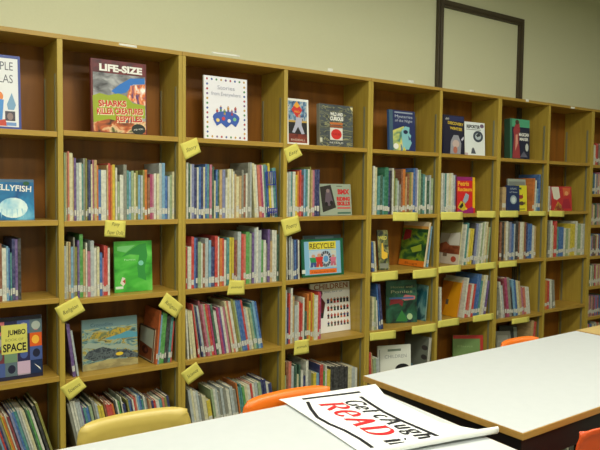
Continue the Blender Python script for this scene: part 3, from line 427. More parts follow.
def art_sharks(a):
    a.rect(0,0,1,1,(96,26,30)); a.rect(.03,.02,.98,.83,ramp_mat('print_grey_rocks',[(.3,(60,60,66)),(.5,(134,136,140)),(.65,(180,182,184))],(14,1,22)))
    a.rect(.03,.82,.98,.99,ramp_mat('print_dark_red',[(.3,(48,18,30)),(.6,(110,36,44))],(18,1,18)))
    a.text('LIFE-SIZE',.53,.85,.125,W_,wfit=.78,bold=.006)
    a.poly([(.35,.58),(.5,.68),(.7,.78),(.97,.80),(.97,.72),(.75,.7),(.62,.58),(.45,.54)],(34,112,196))
    a.poly([(.62,.5),(.7,.68),(.98,.72),(.98,.42),(.8,.44)],ramp_mat('print_orange_stripes',[(.35,(240,240,230)),(.48,(226,120,40)),(.6,(30,50,120)),(.7,(220,110,40))],(40,1,16)))
    a.poly([(.02,.5),(.14,.54),(.3,.52),(.48,.56),(.62,.53),(.74,.44),(.97,.42),(.97,.24),(.03,.14)],(150,166,36))
    a.poly([(.03,.02),(.98,.02),(.98,.2),(.6,.16),(.3,.2),(.03,.14)],ramp_mat('print_coral',[(.35,(70,40,24)),(.5,(190,96,50)),(.6,(226,196,150)),(.7,(80,86,40))],(16,1,24)))
    for s_,x,z,w_ in (('SHARKS',.37,.375,.50),('KILLER CREATURES',.51,.275,.84),('REPTILES',.67,.175,.48)):
        a.text(s_,x+.008,z-.006,.115,(236,226,190),wfit=w_,bold=.008,rot=3); a.text(s_,x,z,.11,(196,34,30),wfit=w_,bold=.004,rot=3)
    a.disc(.84,.08,.13,.075,(30,40,36)); a.text('AND MORE',.84,.07,.03,W_,wfit=.18,rot=8)
def art_white(a):
    a.rect(0,0,1,1,(232,232,240)); cs=[(170,60,70),(70,90,160),(80,140,90),(190,150,70),(120,90,140)]
    for k in range(9):
        a.disc(.07+.107*k,.95,.022,.018,cs[k%5],8); a.disc(.07+.107*k,.05,.022,.018,cs[(k+2)%5],8)
    for k in range(11):
        a.disc(.07,.12+.075*k,.022,.018,cs[(k+1)%5],8); a.disc(.93,.12+.075*k,.022,.018,cs[(k+3)%5],8)
    a.text('Stories',.5,.80,.09,(176,178,196),wfit=.4); a.text('from Everywhere',.5,.70,.09,(176,178,196),wfit=.68)
    a.disc(.5,.36,.31,.10,(52,88,176)); a.poly([(.2,.32),(.8,.32),(.72,.22),(.62,.27),(.5,.2),(.38,.27),(.28,.22)],(52,88,176))
    for k in range(6): person_shape(a,.29+.085*k,.4+.05*(k%2),.045,cs[k%5],cs[(k+1)%5])
    for k in range(4): a.disc(.3+.13*k,.31+.03*(k%2),.04,.03,[(226,200,120),(200,60,70),(230,230,235),(120,190,150)][k],8)
def art_baseball(a):
    a.rect(0,0,1,1,W_); a.rect(.06,.05,.92,.95,ramp_mat('print_blue_crowd',[(.35,(44,70,120)),(.5,(110,150,180)),(.62,(190,190,190)),(.7,(60,60,80))],(40,1,40)))
    a.rect(.06,.22,.92,.5,(28,24,28)); a.rect(.06,.49,.92,.53,(196,160,70)); a.rect(.06,.05,.92,.24,ramp_mat('print_red_dirt',[(.35,(90,26,24)),(.6,(140,60,40))],(20,1,20)))
    a.poly([(.2,.76),(.46,.95),(.7,.76),(.48,.58)],(206,44,34)); a.poly([(.3,.85),(.46,.95),(.6,.85),(.46,.80)],(232,160,40)); a.text('PRO',.46,.7,.06,(240,190,60),wfit=.22)
    a.poly([(.22,.27),(.34,.26),(.5,.4),(.66,.24),(.8,.25),(.66,.44),(.7,.6),(.42,.6),(.36,.44)],(176,178,200)); a.disc(.56,.63,.06,.035,(190,140,110))
    a.text('BASEBALL',.49,.09,.06,(220,200,190),wfit=.66)
def art_animals(a):
    a.rect(0,0,1,1,ramp_mat('print_zebra_grey',[(.4,(70,78,84)),(.47,(52,58,62)),(.5,(150,150,110)),(.53,(66,74,80)),(.7,(84,92,98))],(6,1,22),dist=2))
    a.text('WILD AND',.5,.74,.11,W_,wfit=.38,bold=.004); a.text('CURIOUS',.5,.63,.12,W_,wfit=.4,bold=.006)
    a.rect(.3,.53,.68,.58,(196,110,50)); a.rect(.3,.46,.68,.51,(150,80,40)); a.rect(.3,.16,.68,.45,(214,212,206)); a.disc(.49,.3,.16,.125,(206,44,40))
    a.text('TALES',.49,.28,.06,(120,20,20),wfit=.22); a.text('RETOLD',.49,.08,.055,W_,wfit=.4)
    a.poly([(.9,.97),(.99,.97),(.99,.88)],(226,214,160)); a.rect(-.0,.1,.07,.2,(200,200,180))
def art_mystery(a):
    a.rect(0,0,1,1,(34,46,96)); a.rect(0,0,.13,1,(66,96,116)); a.poly([(.13,.02),(.62,.02),(.7,.2),(.55,.62),(.13,.5)],ramp_mat('print_green_glow',[(.35,(60,120,110)),(.5,(190,200,110)),(.62,(230,214,120)),(.7,(90,130,150))],(16,1,16)))
    a.poly([(.5,.05),(.74,.05),(.86,.22),(.8,.3),(.84,.4),(.76,.46),(.78,.6),(.6,.62),(.46,.5)],(130,190,200)); a.disc(.62,.48,.09,.05,(24,34,70)); a.poly([(.72,.4),(.84,.3),(.74,.28)],(60,90,130))
    a.text('Mysteries',.55,.82,.1,(190,200,214),wfit=.68); a.text('of the Night',.55,.72,.09,(190,200,214),wfit=.68); a.rect(.2,.93,.9,.965,(150,160,180)); a.disc(.24,.12,.1,.07,W_); a.poly([(.5,.02),(.62,.02),(.56,.12)],(214,200,60))
def art_winter(a):
    a.rect(0,0,1,1,(28,28,52)); a.rect(.28,.86,.98,.98,(38,44,90)); a.text('DISCOVERY',.58,.76,.1,(208,180,60),wfit=.76,bold=.004,rot=-3); a.text('WINTER',.6,.63,.1,(208,180,60),wfit=.6,bold=.004,rot=-3)
    a.poly([(.3,.02),(.34,.34),(.48,.5),(.7,.5),(.84,.3),(.8,.02)],(150,152,164)); a.disc(.58,.28,.17,.1,(196,176,170)); a.disc(.55,.12,.1,.09,(180,110,90)); a.poly([(.84,.4),(.96,.48),(.98,.42),(.88,.36)],(190,190,210)); a.text('#1',.2,.88,.08,W_,wfit=.16)
def art_report(a):
    a.rect(0,0,1,1,(226,234,236)); a.text('REPORTER',.42,.82,.13,(30,32,40),wfit=.66,bold=.006); a.rect(.08,.77,.8,.785,(60,66,74)); a.disc(.86,.9,.1,.06,(110,90,120))
    a.disc(.66,.58,.25,.17,(54,66,84)); a.disc(.66,.58,.15,.1,(180,192,200)); a.poly([(.55,.62),(.72,.7),(.78,.6),(.62,.56)],(40,48,60)); a.poly([(.3,.06),(.34,.2),(.4,.25),(.46,.2),(.54,.06)],(80,86,100)); a.rect(.0,.0,.14,.08,(190,170,180))
def art_player(a):
    a.rect(0,0,1,1,(28,32,58)); a.rect(0,.8,1,1,(76,160,122)); a.rect(0,0,.1,1,(60,120,96)); a.text('MAGICIAN',.7,.58,.11,W_,wfit=.5,bold=.004); a.text('MAKER',.7,.47,.1,W_,wfit=.44,bold=.004)
    a.poly([(.12,.02),(.2,.55),(.16,.72),(.3,.9),(.48,.88),(.5,.7),(.44,.5),(.52,.02)],(150,56,62)); a.disc(.36,.92,.1,.06,(80,50,40)); a.poly([(.26,.2),(.4,.4),(.38,.62),(.28,.6)],(210,150,130)); a.disc(.86,.3,.08,.1,(190,196,190)); a.poly([(.5,.05),(.9,.05),(.7,.2)],(96,96,116))
def art_jelly(a):
    a.rect(0,0,1,1,ramp_mat('print_sea_blue',[(.3,(14,70,130)),(.55,(40,130,180)),(.7,(110,180,210))],(9,1,12)))
    a.rect(0,.93,1,1,(76,110,140)); a.text('JELLYFISH',.62,.72,.2,W_,wfit=.68,bold=.004,rot=-4)
    a.disc(.62,.3,.26,.25,ramp_mat('print_jelly_pale',[(.3,(120,190,220)),(.6,(220,240,240))],(20,1,20)))
    for k in range(5): a.poly([(.4+.09*k,.28),(.43+.09*k,.28),(.40+.1*k,.04)],(160,206,226))
    a.disc(.86,.9,.06,.05,(40,90,60)); a.poly([(.3,.66),(.36,.7),(.34,.6)],(180,60,60))
def art_bmx(a):
    a.rect(0,0,1,1,(150,162,144)); a.poly([(.02,.9),(.36,.97),(.5,.25),(.08,.1)],(46,42,40)); a.poly([(.15,.35),(.2,.75),(.32,.85),(.42,.4),(.3,.3)],(98,84,96)); a.disc(.26,.78,.05,.06,(140,120,120)); a.disc(.2,.36,.05,.07,(24,22,24)); a.disc(.36,.4,.05,.07,(24,22,24))
    a.text('BMX',.745,.68,.21,(196,40,44),wfit=.38,bold=.012); a.text('RIDING',.74,.47,.16,(196,40,44),wfit=.42,bold=.01); a.text('SKILLS',.74,.32,.16,(196,40,44),wfit=.42,bold=.01); a.rect(.54,.21,.96,.26,(206,80,80)); a.rect(.54,.05,.96,.1,(60,100,84)); a.rect(.54,.92,.72,.94,(60,60,60))
def art_petris(a):
    a.rect(0,0,1,1,(206,38,40)); a.rect(0,.9,.86,1,(150,36,110)); a.poly([(0,0),(.9,0),(.9,.2),(.6,.12),(.25,.14),(0,.06)],(150,36,110)); a.rect(.86,.14,1,1,(226,180,30))
    a.text('Petris',.34,.76,.17,(236,170,50),wfit=.62,bold=.006); a.text('Rocteurs',.42,.61,.15,(236,170,50),wfit=.78,bold=.006)
    a.poly([(.3,.34),(.48,.56),(.66,.5),(.6,.36),(.44,.26)],(150,166,184)); a.poly([(.02,.16),(.2,.34),(.4,.28),(.5,.1),(.3,.06)],(196,176,50)); a.poly([(.1,.18),(.3,.3),(.34,.2),(.2,.12)],(40,40,40)); a.disc(.5,.12,.06,.03,(240,190,40))
def art_navy(a):
    a.rect(0,0,1,1,(30,48,90)); a.disc(.52,.45,.26,.17,(150,170,180)); a.disc(.52,.44,.16,.11,(196,206,206)); a.text('ATLAS',.52,.84,.1,(190,200,206),wfit=.5); a.text('of Seas',.52,.72,.08,(190,200,206),wfit=.6)
def art_yellow(a):
    a.rect(0,0,1,1,(214,206,50)); a.disc(.4,.55,.26,.08,(150,50,50)); a.disc(.5,.3,.24,.08,(80,60,50)); a.rect(.2,.84,.5,.92,(60,90,60)); a.poly([(.5,.6),(.62,.68),(.62,.56)],(150,50,50)); a.rect(.76,.26,.84,.36,(80,40,40)); a.rect(.1,.06,.8,.1,(120,120,60))
def art_greyback(a): a.rect(0,0,1,1,(150,160,150)); a.rect(.06,.8,.94,.92,(120,128,124))
def art_redface(a):
    a.rect(0,0,1,1,(186,48,52)); a.poly([(.0,.98),(.36,.98),(.42,.55),(.26,.45),(.1,.5)],(216,212,196)); a.poly([(.1,.05),(.3,.4),(.5,.2),(.6,.05)],ramp_mat('print_gold_leaf',[(.4,(196,150,60)),(.6,(130,60,40))],(20,1,20))); a.poly([(.55,.95),(.95,.95),(.9,.7),(.6,.6)],(206,100,60)); a.poly([(.45,.1),(.95,.1),(.85,.5),(.6,.5)],(160,30,56)); a.disc(.74,.72,.09,.09,(220,150,100))
def art_green(a):
    a.rect(0,0,1,1,ramp_mat('print_bright_green',[(.3,(40,130,46)),(.5,(70,176,58)),(.7,(110,200,90))],(8,1,14)))
    a.poly([(.2,.7),(.4,.82),(.66,.93),(.84,.95),(.88,.7),(.8,.45),(.84,.2),(.62,.28),(.6,.5),(.66,.72),(.4,.74)],(46,140,60)); a.poly([(.08,.9),(.55,.92),(.3,.78),(.08,.82)],(120,200,120)); a.disc(.7,.56,.07,.05,(120,196,170))
    a.poly([(.14,.18),(.2,.3),(.27,.28),(.28,.18),(.22,.12)],(214,206,196)); a.poly([(.2,.22),(.27,.26),(.28,.16)],(180,60,50)); a.rect(.02,.07,.22,.12,(206,220,206)); a.text('Forest',.4,.62,.05,(180,220,180),wfit=.3)
def art_recycle(a):
    a.rect(0,0,1,1,(22,92,62)); a.rect(.05,.05,.93,.94,(130,180,214)); a.rect(.16,.72,.82,.93,(220,206,60)); a.text('RECYCLE!',.48,.745,.2,(96,84,40),wfit=.6,bold=.004)
    a.rect(.16,.23,.82,.7,ramp_mat('print_pale_scene',[(.35,(196,196,206)),(.5,(170,200,220)),(.65,(210,200,160))],(14,1,14))); a.rect(.16,.07,.82,.19,(222,110,34)); a.text('A Handbook for Kids',.49,.095,.07,(130,50,20),wfit=.58)
    for k in range(14):
        t0=k/14*2*math.pi+.5; t1=t0+.36; q=lambda t,r:(.56+r*.62*math.cos(t),.46+r*math.sin(t)); a.poly([q(t0,.14),q(t1,.14),q(t1,.22),q(t0,.22)],(70,72,80))
    person_shape(a,.26,.25,.16,(40,140,84),(60,80,140)); person_shape(a,.4,.25,.17,(206,50,46),(190,60,50)); person_shape(a,.74,.27,.14,(206,110,140),(190,100,120)); a.disc(.56,.46,.06,.09,(90,150,200))
    a.rect(-.02,.1,.06,.2,(210,214,206))
def art_recback(a): a.rect(0,0,1,1,(56,72,78)); a.rect(.3,.9,.8,.96,(90,110,120))
def art_giraffe(a):
    a.rect(0,0,1,1,ramp_mat('print_savanna',[(.38,(24,30,26)),(.5,(96,104,52)),(.62,(150,140,80)),(.7,(40,56,40))],(30,1,22))); a.text('WILD',.5,.76,.12,(206,196,80),wfit=.8,bold=.004)
    a.poly([(.3,.3),(.36,.66),(.46,.68),(.56,.46),(.9,.42),(.86,.3),(.5,.26)],(220,176,40)); a.rect(.1,.04,.9,.16,(120,124,110))
def art_cover4(a):
    a.rect(0,0,1,1,(196,180,150)); a.rect(.0,.12,1,.84,ramp_mat('print_leafy',[(.3,(16,40,36)),(.45,(40,84,40)),(.58,(120,150,40)),(.7,(30,70,60))],(10,1,14)))
    a.rect(0,.84,1,.9,(206,150,70)); a.poly([(.05,.55),(.34,.62),(.36,.8),(.1,.82)],(150,40,50)); a.poly([(.4,.4),(.8,.5),(.84,.36),(.5,.3)],(150,170,50)); a.rect(0,0,1,.13,(220,120,30)); a.text('Bugs',.5,.03,.08,(140,70,20),wfit=.5)
def art_barn(a):
    a.rect(0,0,1,1,(176,170,150)); a.rect(0,.72,1,1,(150,146,90)); a.poly([(.4,.55),(.5,.72),(.96,.76),(.96,.46),(.5,.44)],(214,212,200)); a.poly([(.0,.26),(.0,.46),(.3,.52),(.5,.44),(1,.44),(1,.22)],ramp_mat('print_barn',[(.4,(112,56,34)),(.6,(150,84,52))],(20,1,20)))
    a.rect(0,0,1,.24,(206,196,180)); a.disc(.74,.12,.13,.07,(176,76,56)); a.rect(.2,.17,.4,.25,(120,100,80))
def art_space(a):
    rnd=random.Random(3); a.rect(0,0,1,1,(34,34,62)); n=4; cols=[(40,40,80),(110,50,60),(170,160,180),(70,90,150),(200,110,120),(30,34,60),(90,110,120)]
    for i in range(5):
        for j in range(4):
            c=cols[(i*3+j*5)%7]; a.rect(.02+i*.195,.06+j*.22,.02+(i+1)*.195,.06+(j+1)*.22,c)
            a.disc(.12+i*.195,.17+j*.22,.06,.07,cols[(i*2+j*3+1)%7],12)
    a.rect(.8,.5,.99,.72,(216,90,30)); a.disc(.89,.61,.06,.07,(240,180,60)); a.rect(.8,.06,.99,.28,(24,44,84)); a.poly([(.86,.22),(.97,.1),(.95,.15)],W_); a.disc(.9,.84,.07,.07,(170,180,170)); a.rect(.6,.08,.8,.28,(196,170,196)); a.rect(.4,.28,.6,.5,(110,140,110))
    a.rect(.02,.94,.98,1,(26,28,44)); a.rect(.36,.42,.76,.88,(206,202,100)); a.text('JUMBO',.6,.72,.11,K_,wfit=.28,bold=.003); a.text('BOOK OF',.56,.62,.06,(140,136,70),wfit=.28); a.text('SPACE',.56,.46,.17,K_,wfit=.36,bold=.005)
def art_croc(a):
    a.rect(0,0,1,1,ramp_mat('print_river',[(.3,(56,84,84)),(.42,(100,136,140)),(.5,(150,170,150)),(.58,(170,150,60)),(.68,(60,70,70))],(16,1,40),dist=1.8)); a.rect(0,.82,1,1,(106,136,140)) ; a.text('Crocodiles',.35,.85,.1,(60,90,110),wfit=.4)
    a.poly([(.4,.58),(.5,.66),(.7,.72),(1,.66),(1,.56),(.7,.56)],(84,150,170)); a.poly([(.12,.62),(.2,.74),(.45,.72),(.62,.8),(.9,.74),(.7,.66),(.4,.6)],ramp_mat('print_scales_gold',[(.4,(110,120,80)),(.55,(190,160,50)),(.65,(80,96,80))],(40,1,40)))
    a.poly([(.0,.46),(.1,.56),(.3,.5),(.5,.44),(.7,.46),(1,.34),(1,.28),(.7,.38),(.4,.38)],(150,165,150)); a.poly([(.02,.26),(.1,.38),(.36,.44),(.55,.36),(.8,.33),(1,.22),(1,.14),(.5,.2),(.2,.17)],ramp_mat('print_scales_dark',[(.4,(46,54,64)),(.55,(96,108,110)),(.65,(40,48,56))],(50,1,50)))
    a.disc(.66,.26,.07,.035,(220,190,50)); a.poly([(0,0),(1,0),(1,.12),(.5,.18),(0,.12)],ramp_mat('print_sand',[(.4,(170,160,110)),(.6,(140,130,90))],(20,1,40)))
def art_frame(a):
    a.rect(0,0,1,1,(60,56,44)); a.rect(.04,.04,.96,.96,(176,172,150)); a.rect(.07,.06,.93,.93,(120,64,40)); a.poly([(.07,.5),(.93,.42),(.93,.93),(.07,.93)],(170,180,166)); a.disc(.45,.3,.22,.12,(60,28,22)); a.disc(.5,.3,.1,.06,(110,60,50))
def art_orange3(a): a.rect(0,0,1,1,(176,84,40)); a.rect(.1,.7,.8,.8,(196,110,60))
def art_children(a):
    a.rect(0,0,1,1,(240,240,238)); a.text('CHILDREN',.52,.875,.15,(170,104,76),wfit=.86,bold=.002); a.text('just like us',.58,.80,.06,(150,160,180),wfit=.46)
    a.poly([(.12,.08),(.2,.08),(.24,.3),(.3,.3),(.36,.6),(.26,.72),(.12,.72),(.06,.5),(.08,.3)],(34,44,44)); a.poly([(.06,.44),(.3,.4),(.36,.6),(.26,.73),(.12,.72)],(96,36,40)); a.disc(.22,.77,.07,.055,(110,72,54)); a.poly([(.14,.79),(.18,.85),(.28,.85),(.3,.78)],(24,20,20)); a.rect(.18,.03,.23,.1,(200,160,130))
    cs=[(176,44,44),(40,44,56),(60,90,60),(200,110,60),(50,60,110),(120,60,50),(30,30,34)]; rnd=random.Random(5)
    for j in range(4):
        for k in range(7): person_shape(a,.43+.083*k,.12+.155*j,.05,rnd.choice(cs),rnd.choice(cs))
def art_dark4(a):
    a.rect(0,0,1,1,ramp_mat('print_night_green',[(.35,(20,40,36)),(.5,(34,84,60)),(.62,(50,100,80)),(.7,(30,50,60))],(10,1,14))); a.text('Horses and',.5,.82,.07,(150,150,100),wfit=.7); a.text('Ponies',.5,.7,.1,(170,170,130),wfit=.7); a.poly([(.1,.42),(.14,.56),(.4,.6),(.56,.5),(.52,.38),(.4,.46),(.2,.44)],(120,34,40)); a.poly([(.5,.56),(.62,.66),(.95,.62),(.94,.54),(.6,.52)],(190,110,110)); a.rect(.1,.56,.9,.6,(60,100,150)); a.disc(.76,.14,.09,.075,(170,200,150)); a.poly([(.3,.04),(.5,.3),(.7,.04)],(50,120,60))
def art_teal4(a): a.rect(0,0,1,1,ramp_mat('print_teal_wave',[(.4,(40,100,110)),(.55,(120,166,160)),(.65,(40,80,90))],(14,1,10)))
def art_gold5(a): a.rect(0,0,1,1,(214,146,20)); a.poly([(0,.0),(0,1),(.6,1),(.2,.0)],(190,112,20)); a.rect(0,.93,1,1,(190,186,150)); a.rect(.3,.3,.44,.44,(96,84,70))
def art_kids4(a): a.rect(0,0,1,1,(222,226,216)); a.rect(.3,.84,.7,.9,(120,136,120)); a.text('CHILDREN',.54,.66,.13,(150,156,156),wfit=.66); a.disc(.74,.36,.22,.14,K_); a.disc(.24,.22,.14,.1,(190,176,110)); a.rect(.04,.1,.07,.9,(150,156,150))
def art_grey4(a):
    a.rect(0,0,1,1,(110,116,104)); 
    for k in range(3): a.disc(.8,.3+.22*k,.12,.06,(60,56,56))
    a.rect(.2,.1,.4,.3,(120,160,180)); a.disc(.6,.2,.1,.1,(190,110,70)); a.rect(.94,0,1,1,(206,206,196))
def art_greenred(a): a.rect(0,0,1,1,(110,140,84)); a.rect(0,.88,1,1,(176,50,44)); a.rect(.9,0,1,1,(176,50,44)); a.text('Plants',.4,.6,.1,(150,176,120),wfit=.5)
def art_grey6(a): a.rect(0,0,1,1,(140,140,130)); a.rect(.1,.6,.8,.85,(170,170,160))
def art_black6(a): a.rect(0,0,1,1,(36,38,40)); a.rect(.8,.1,.98,.95,(150,160,150))
FL=dict(
 atlas=('white people atlas with blue border propped upright on the top shelf, far left','lb'),
 sharks=('large life-size sharks, killer creatures and reptiles book on the top shelf','ma'),
 white=('white picture book with border of tiny emblems, children in a blue boat','w'),
 baseball=('white-bordered book with a baseball player under a red diamond','w'),
 animals=('grey patterned hardback with a red round seal, beside the baseball book','gy'),
 mystery=('blue book with a glowing pale face, alone on the top shelf','bl'),
 winter=('dark navy book with yellow title and grey fur hood picture','nv'),
 report=('pale book with black title and dark round emblem, right of the navy one','w'),
 player=('thick dark hardback with green top band and a red figure, top shelf','dg'),
 jelly=('blue jellyfish book propped at the far left under the atlas','bl'),
 bmx=('landscape grey bike riding book with red lettering and dark photo','gy'),
 petris=('red and magenta book with yellow edge and orange title','rd'),
 navy=('small navy book with a pale oval, beside the yellow one','nv'),
 yellow=('small yellow book with red and brown pictures','yl'),
 greyback=('large grey book standing behind the navy and yellow ones','gy'),
 redface=('red book with cream corner standing alone beside two thin books','rd'),
 green=('shiny bright green book standing face-out on the third shelf','gn'),
 recycle=('landscape recycling book with dark green border and yellow title band','eg'),
 recback=('dark grey-green book hidden behind the landscape recycling book','gy'),
 giraffe=('dark narrow book with a yellow giraffe shape, leaning near a post','bk'),
 cover4=('leafy green insect book with orange bottom band, leaning in the corner','tn'),
 barn=('cream book with a brown barn picture and small red disc','cr'),
 space=('jumbo space book with yellow title square and grid of planets','nv'),
 croc=('wide crocodile book with scaly river picture, face-out','gy'),
 frame=('book with cream-framed brown animal picture, turned sideways beside green books','br'),
 children=('large white children book with rows of tiny figures and boy at left','w'),
 dark4=('large dark green horse book, face-out with pale round sticker','dg'),
 teal4=('teal wavy-patterned book behind the dark green horse book','tl'),
 gold5=('golden orange book with its cover showing, leaning right','or'),
 kids4=('white children book with dark round head, near the bottom by the table','w'),
 grey4=('grey book with dark spots leaning behind the white children book','gy'),
 greenred=('green book with red edges leaning on the bottom shelf behind white table','gn'),
 grey6=('small grey book leaning in front of a black one, bottom shelf','gy'),
 black6=('black book with a grey edge leaning on the bottom shelf','bk'))
for key,bay,row,x,wd,h,y,tilt,roll,th,yaw in FACES:
    lab,code=FL[key]; z=SHELF_Z[bay][row]
    root=empty('picture_book',(x,y,z+.0006+th*math.sin(R(tilt))),(R(-tilt),R(roll),R(yaw))); tag(root,lab,'book')
    cm=flat(PAL[code]); b=MB(); bt=.002
    b.box(0,wd,0,bt,0,h,cm); b.box(0,wd,th-bt,th,0,h,cm); b.box(-.0012,bt,0,th,0,h,cm); b.build('cover',root)
    b=MB(); b.box(bt,wd-.003,bt,th-bt,.003,h-.003,M_page); b.build('pages',root)
    a=Art(wd,h); globals()['art_'+key](a); a.finish(root)

# blue wire bookend holding the set on the second shelf
t=empty('wire_bookend',(WIRE[0],.014,SHELF_Z[2][1]+.002),(0,R(-4),0)); tag(t,'blue wire bookend in front of leaning books on the second shelf','bookend')
M_bw=mat('blue_wire',(28,40,150),.4); ww=WIRE[1]
b=MB()
for z in (.025,.045,.175,.245): b.tube([(0,0,z),(ww,0,z)],.0028,M_bw,6)
b.build('rails',t); b=MB()
for k in range(6): b.tube([(ww*(.04+.184*k),0,.173),(ww*(.04+.184*k),0,.247)],.0022,M_bw,6)
for k in range(6): b.tube([(ww*(.04+.184*k),0,.002),(ww*(.04+.184*k),0,.047)],.0022,M_bw,6)
for q in (.0,1.): b.tube([(ww*q,0,.002),(ww*q,0,.247)],.0022,M_bw,6)
b.build('bars',t)

# ---------------------------------------------------------------- notes and tags on the bookcases
NL=['yellow note reading Story on the upright post above the second shelf','yellow note reading Easy on the upright beside the baseball book','yellow note reading Pony Paper Dolls hanging from the third shelf lip','yellow note reading Poetry on the upright left of the recycling book',
 'small yellow note hanging under the red, orange and yellow spines','tilted yellow Religion note on the upright right of the space book','tilted yellow Religion note on the upright right of the crocodile book',
 'tilted yellow Science note at lower left beside the bottom shelf','tilted yellow Science note on the upright above the sage books','small yellow note hanging below the children book shelf']
def quad_thing(name,q,m,th=.0006,curl=0,y=0):
    # corners: bottom left, bottom right, top right, top left on the face of the shelves
    cx=sum(p[0] for p in q)/4; cz=sum(p[1] for p in q)/4
    t=empty(name,(cx,y,cz)); n=6; vs=[];b=MB()
    P=[Vector((p[0]-cx,0,p[1]-cz)) for p in q]
    for j in range(n+1):
        for i in range(n+1):
            u,v=i/n,j/n; p=P[0]*(1-u)*(1-v)+P[1]*u*(1-v)+P[2]*u*v+P[3]*(1-u)*v
            vs.append((p.x,-th-curl*((1-v)**2)*(.6+.4*u),p.z))
    k=len(vs); vs+= [(a,c+th,d) for a,c,d in vs]; N_=n+1; fs=[]
    for j in range(n):
        for i in range(n):
            a=j*N_+i; fs.append((a,a+1,a+N_+1,a+N_)); fs.append((k+a+N_,k+a+N_+1,k+a+1,k+a))
    for i in range(n):
        fs.append((i+1,i,k+i,k+i+1)); a=n*N_+i; fs.append((a,a+1,k+a+1,k+a)); a=i*N_; fs.append((a,a+N_,k+a+N_,k+a)); a=i*N_+n; fs.append((a+N_,a,k+a,k+a+N_))
    b.add(vs,fs,m,True); b.build('paper',t)
    return t,P
for (s_,q),lab in zip(NOTES,NL):
    t,P=quad_thing('paper_note',q,M_note,curl=.004); tag(t,lab,'note')
    if s_=='Blank': lines=[('animals',.5,.45,.7)]
    elif s_=='Pony': lines=[('Pony',.5,.66,.4),('Paper Dolls',.5,.16,.8)]
    else: lines=[(s_,.5,.38,.66)]
    b=MB()
    for s2,u0,v0,wf in lines:
        vs,fs=text_geo(s2,1,'CENTER',.3); xs=[v.x for v in vs]; k=wf/(max(xs)-min(xs)); ky=.24 if s_=='Blank' else .34
        out=[]
        for v in vs:
            u=u0+v.x*k; w_=v0+v.y*ky; p=P[0]*(1-u)*(1-w_)+P[1]*u*(1-w_)+P[2]*u*w_+P[3]*(1-u)*w_
            out.append((p.x,-.0012-.004*((1-w_)**2)*(.6+.4*u),p.z))
        b.add(out,fs,M_pen)
    b.build('handwriting',t)
TL=['left tag on the shelf lip below the green spines','left tag below the white set and red book','right tag below the red and magenta book','left tag below the small navy book','right tag below the small yellow book','tag below the red book with cream corner',
 'left tag below the giraffe book','right tag below the leafy insect book','left tag below the barn book','right tag below the books beside the barn book','tag below the dark brown and white spines, third shelf',
 'left tag below the dark green horse book','right tag below the teal and dark green horse book','left tag below the golden orange book','right tag below the books right of the golden one','tag below the slim books leaning left, right side']
for q,l in zip(TAGS,TL):
    t,P=quad_thing('shelf_tag',q,M_tag); tag(t,'pale yellow paper '+l,'label')
PL=['long torn white tape at top left bookcase','long torn white tape over the white picture book','small white sticker above the grey patterned hardback','small white sticker above the blue glowing face book','small white sticker above the dark navy winter book','small white sticker above the green-topped hardback','small white sticker above the empty top bay']
for q,l in zip(TAPES,PL):
    t,P=quad_thing('tape_strip',q,M_tape); tag(t,l,'tape')

# ---------------------------------------------------------------- tables
def table(x0,x1,y0,y1,rot,zt,mtop,label,name='work_table'):
    t=empty(name,(x0,y1,0),(0,0,R(rot))); tag(t,label,'table'); W=x1-x0; Dp=y1-y0
    b=MB(); b.box(.003,W-.003,-Dp+.003,-.003,zt-.004,zt,mtop); b.build('tabletop',t)
    b=MB(); b.box(0,W,-Dp,0,zt-.021,zt-.0042,M_edge); 
    for q in ((0,W,-.0028,0),(0,W,-Dp,-Dp+.0028),(0,.0028,-Dp+.0028,-.0028),(W-.0028,W,-Dp+.0028,-.0028)): b.box(*q,zt-.0042,zt-.0006,M_edge)
    b.build('edge_band',t,.001)
    b=MB(); i=.012
    for q in ((i,W-i,-i-.02,-i),(i,W-i,-Dp+i,-Dp+i+.02),(i,i+.02,-Dp+i+.02,-i-.02),(W-i-.02,W-i,-Dp+i+.02,-i-.02)): b.box(*q,zt-.10,zt-.0215,M_black)
    b.build('apron',t)
    for lx in (.07,W-.07):
        for ly in (-.07,-Dp+.07):
            b=MB(); b.tube([(lx,ly,.012),(lx,ly,zt-.022)],.016,M_black,12); l=b.build('leg',t)
            b=MB(); b.tube([(lx,ly,.001),(lx,ly,.014)],.022,M_black,12); b.build('foot',l)
    return t
TZ=.66
table(1.338,2.707,-1.897,-1.228,1.2,TZ,M_lam,'long white laminate table with oak edge in the right foreground')
table(2.720,3.37,-1.95,-1.19,1.2,TZ,M_lam2,'tan-topped table at the right edge beyond the white one')
table(-.09,1.268,-1.985,-1.300,-2.2,TZ,M_lam,'white laminate table in front, partly covered by the reading poster')

# ---------------------------------------------------------------- poster
PU=Vector((.994,-.11,0)); PV=Vector((-.11,-.994,0)); PO=Vector((.935,-1.292,TZ+.0012))
def pz(u,v):
    """height profile of the paper"""
    base=.0025+.004*math.sin(u*14+1)*math.sin(v*9)*.5+.002
    if v<.035: base*=v/.035*.8+.2
    return base
CV=.515; CR=.013
def ppt(u,v,lift=0):
    skew=.10*(u-.2)      # the curl runs slightly aslant
    cv=CV+skew
    g=1-.42*min(1,v/.13)+.65*max(0,min(1,(v-.40)/.12)); u2=u if u<.25 else .25+(u-.25)*g
    if v<=cv: vv=v; z=pz(u,v)+lift
    else:
        a=min((v-cv)/CR,2.4); vv=cv+(CR-lift)*math.sin(a); z=pz(u,cv)+CR-(CR-lift)*math.cos(a)
    p=PO+PU*u2+PV*vv; return (p.x,p.y,p.z+z)
pt=empty('reading_poster',(PO.x,PO.y,PO.z)); tag(pt,'white poster reading Get cAught READing, lying on the front table','poster')
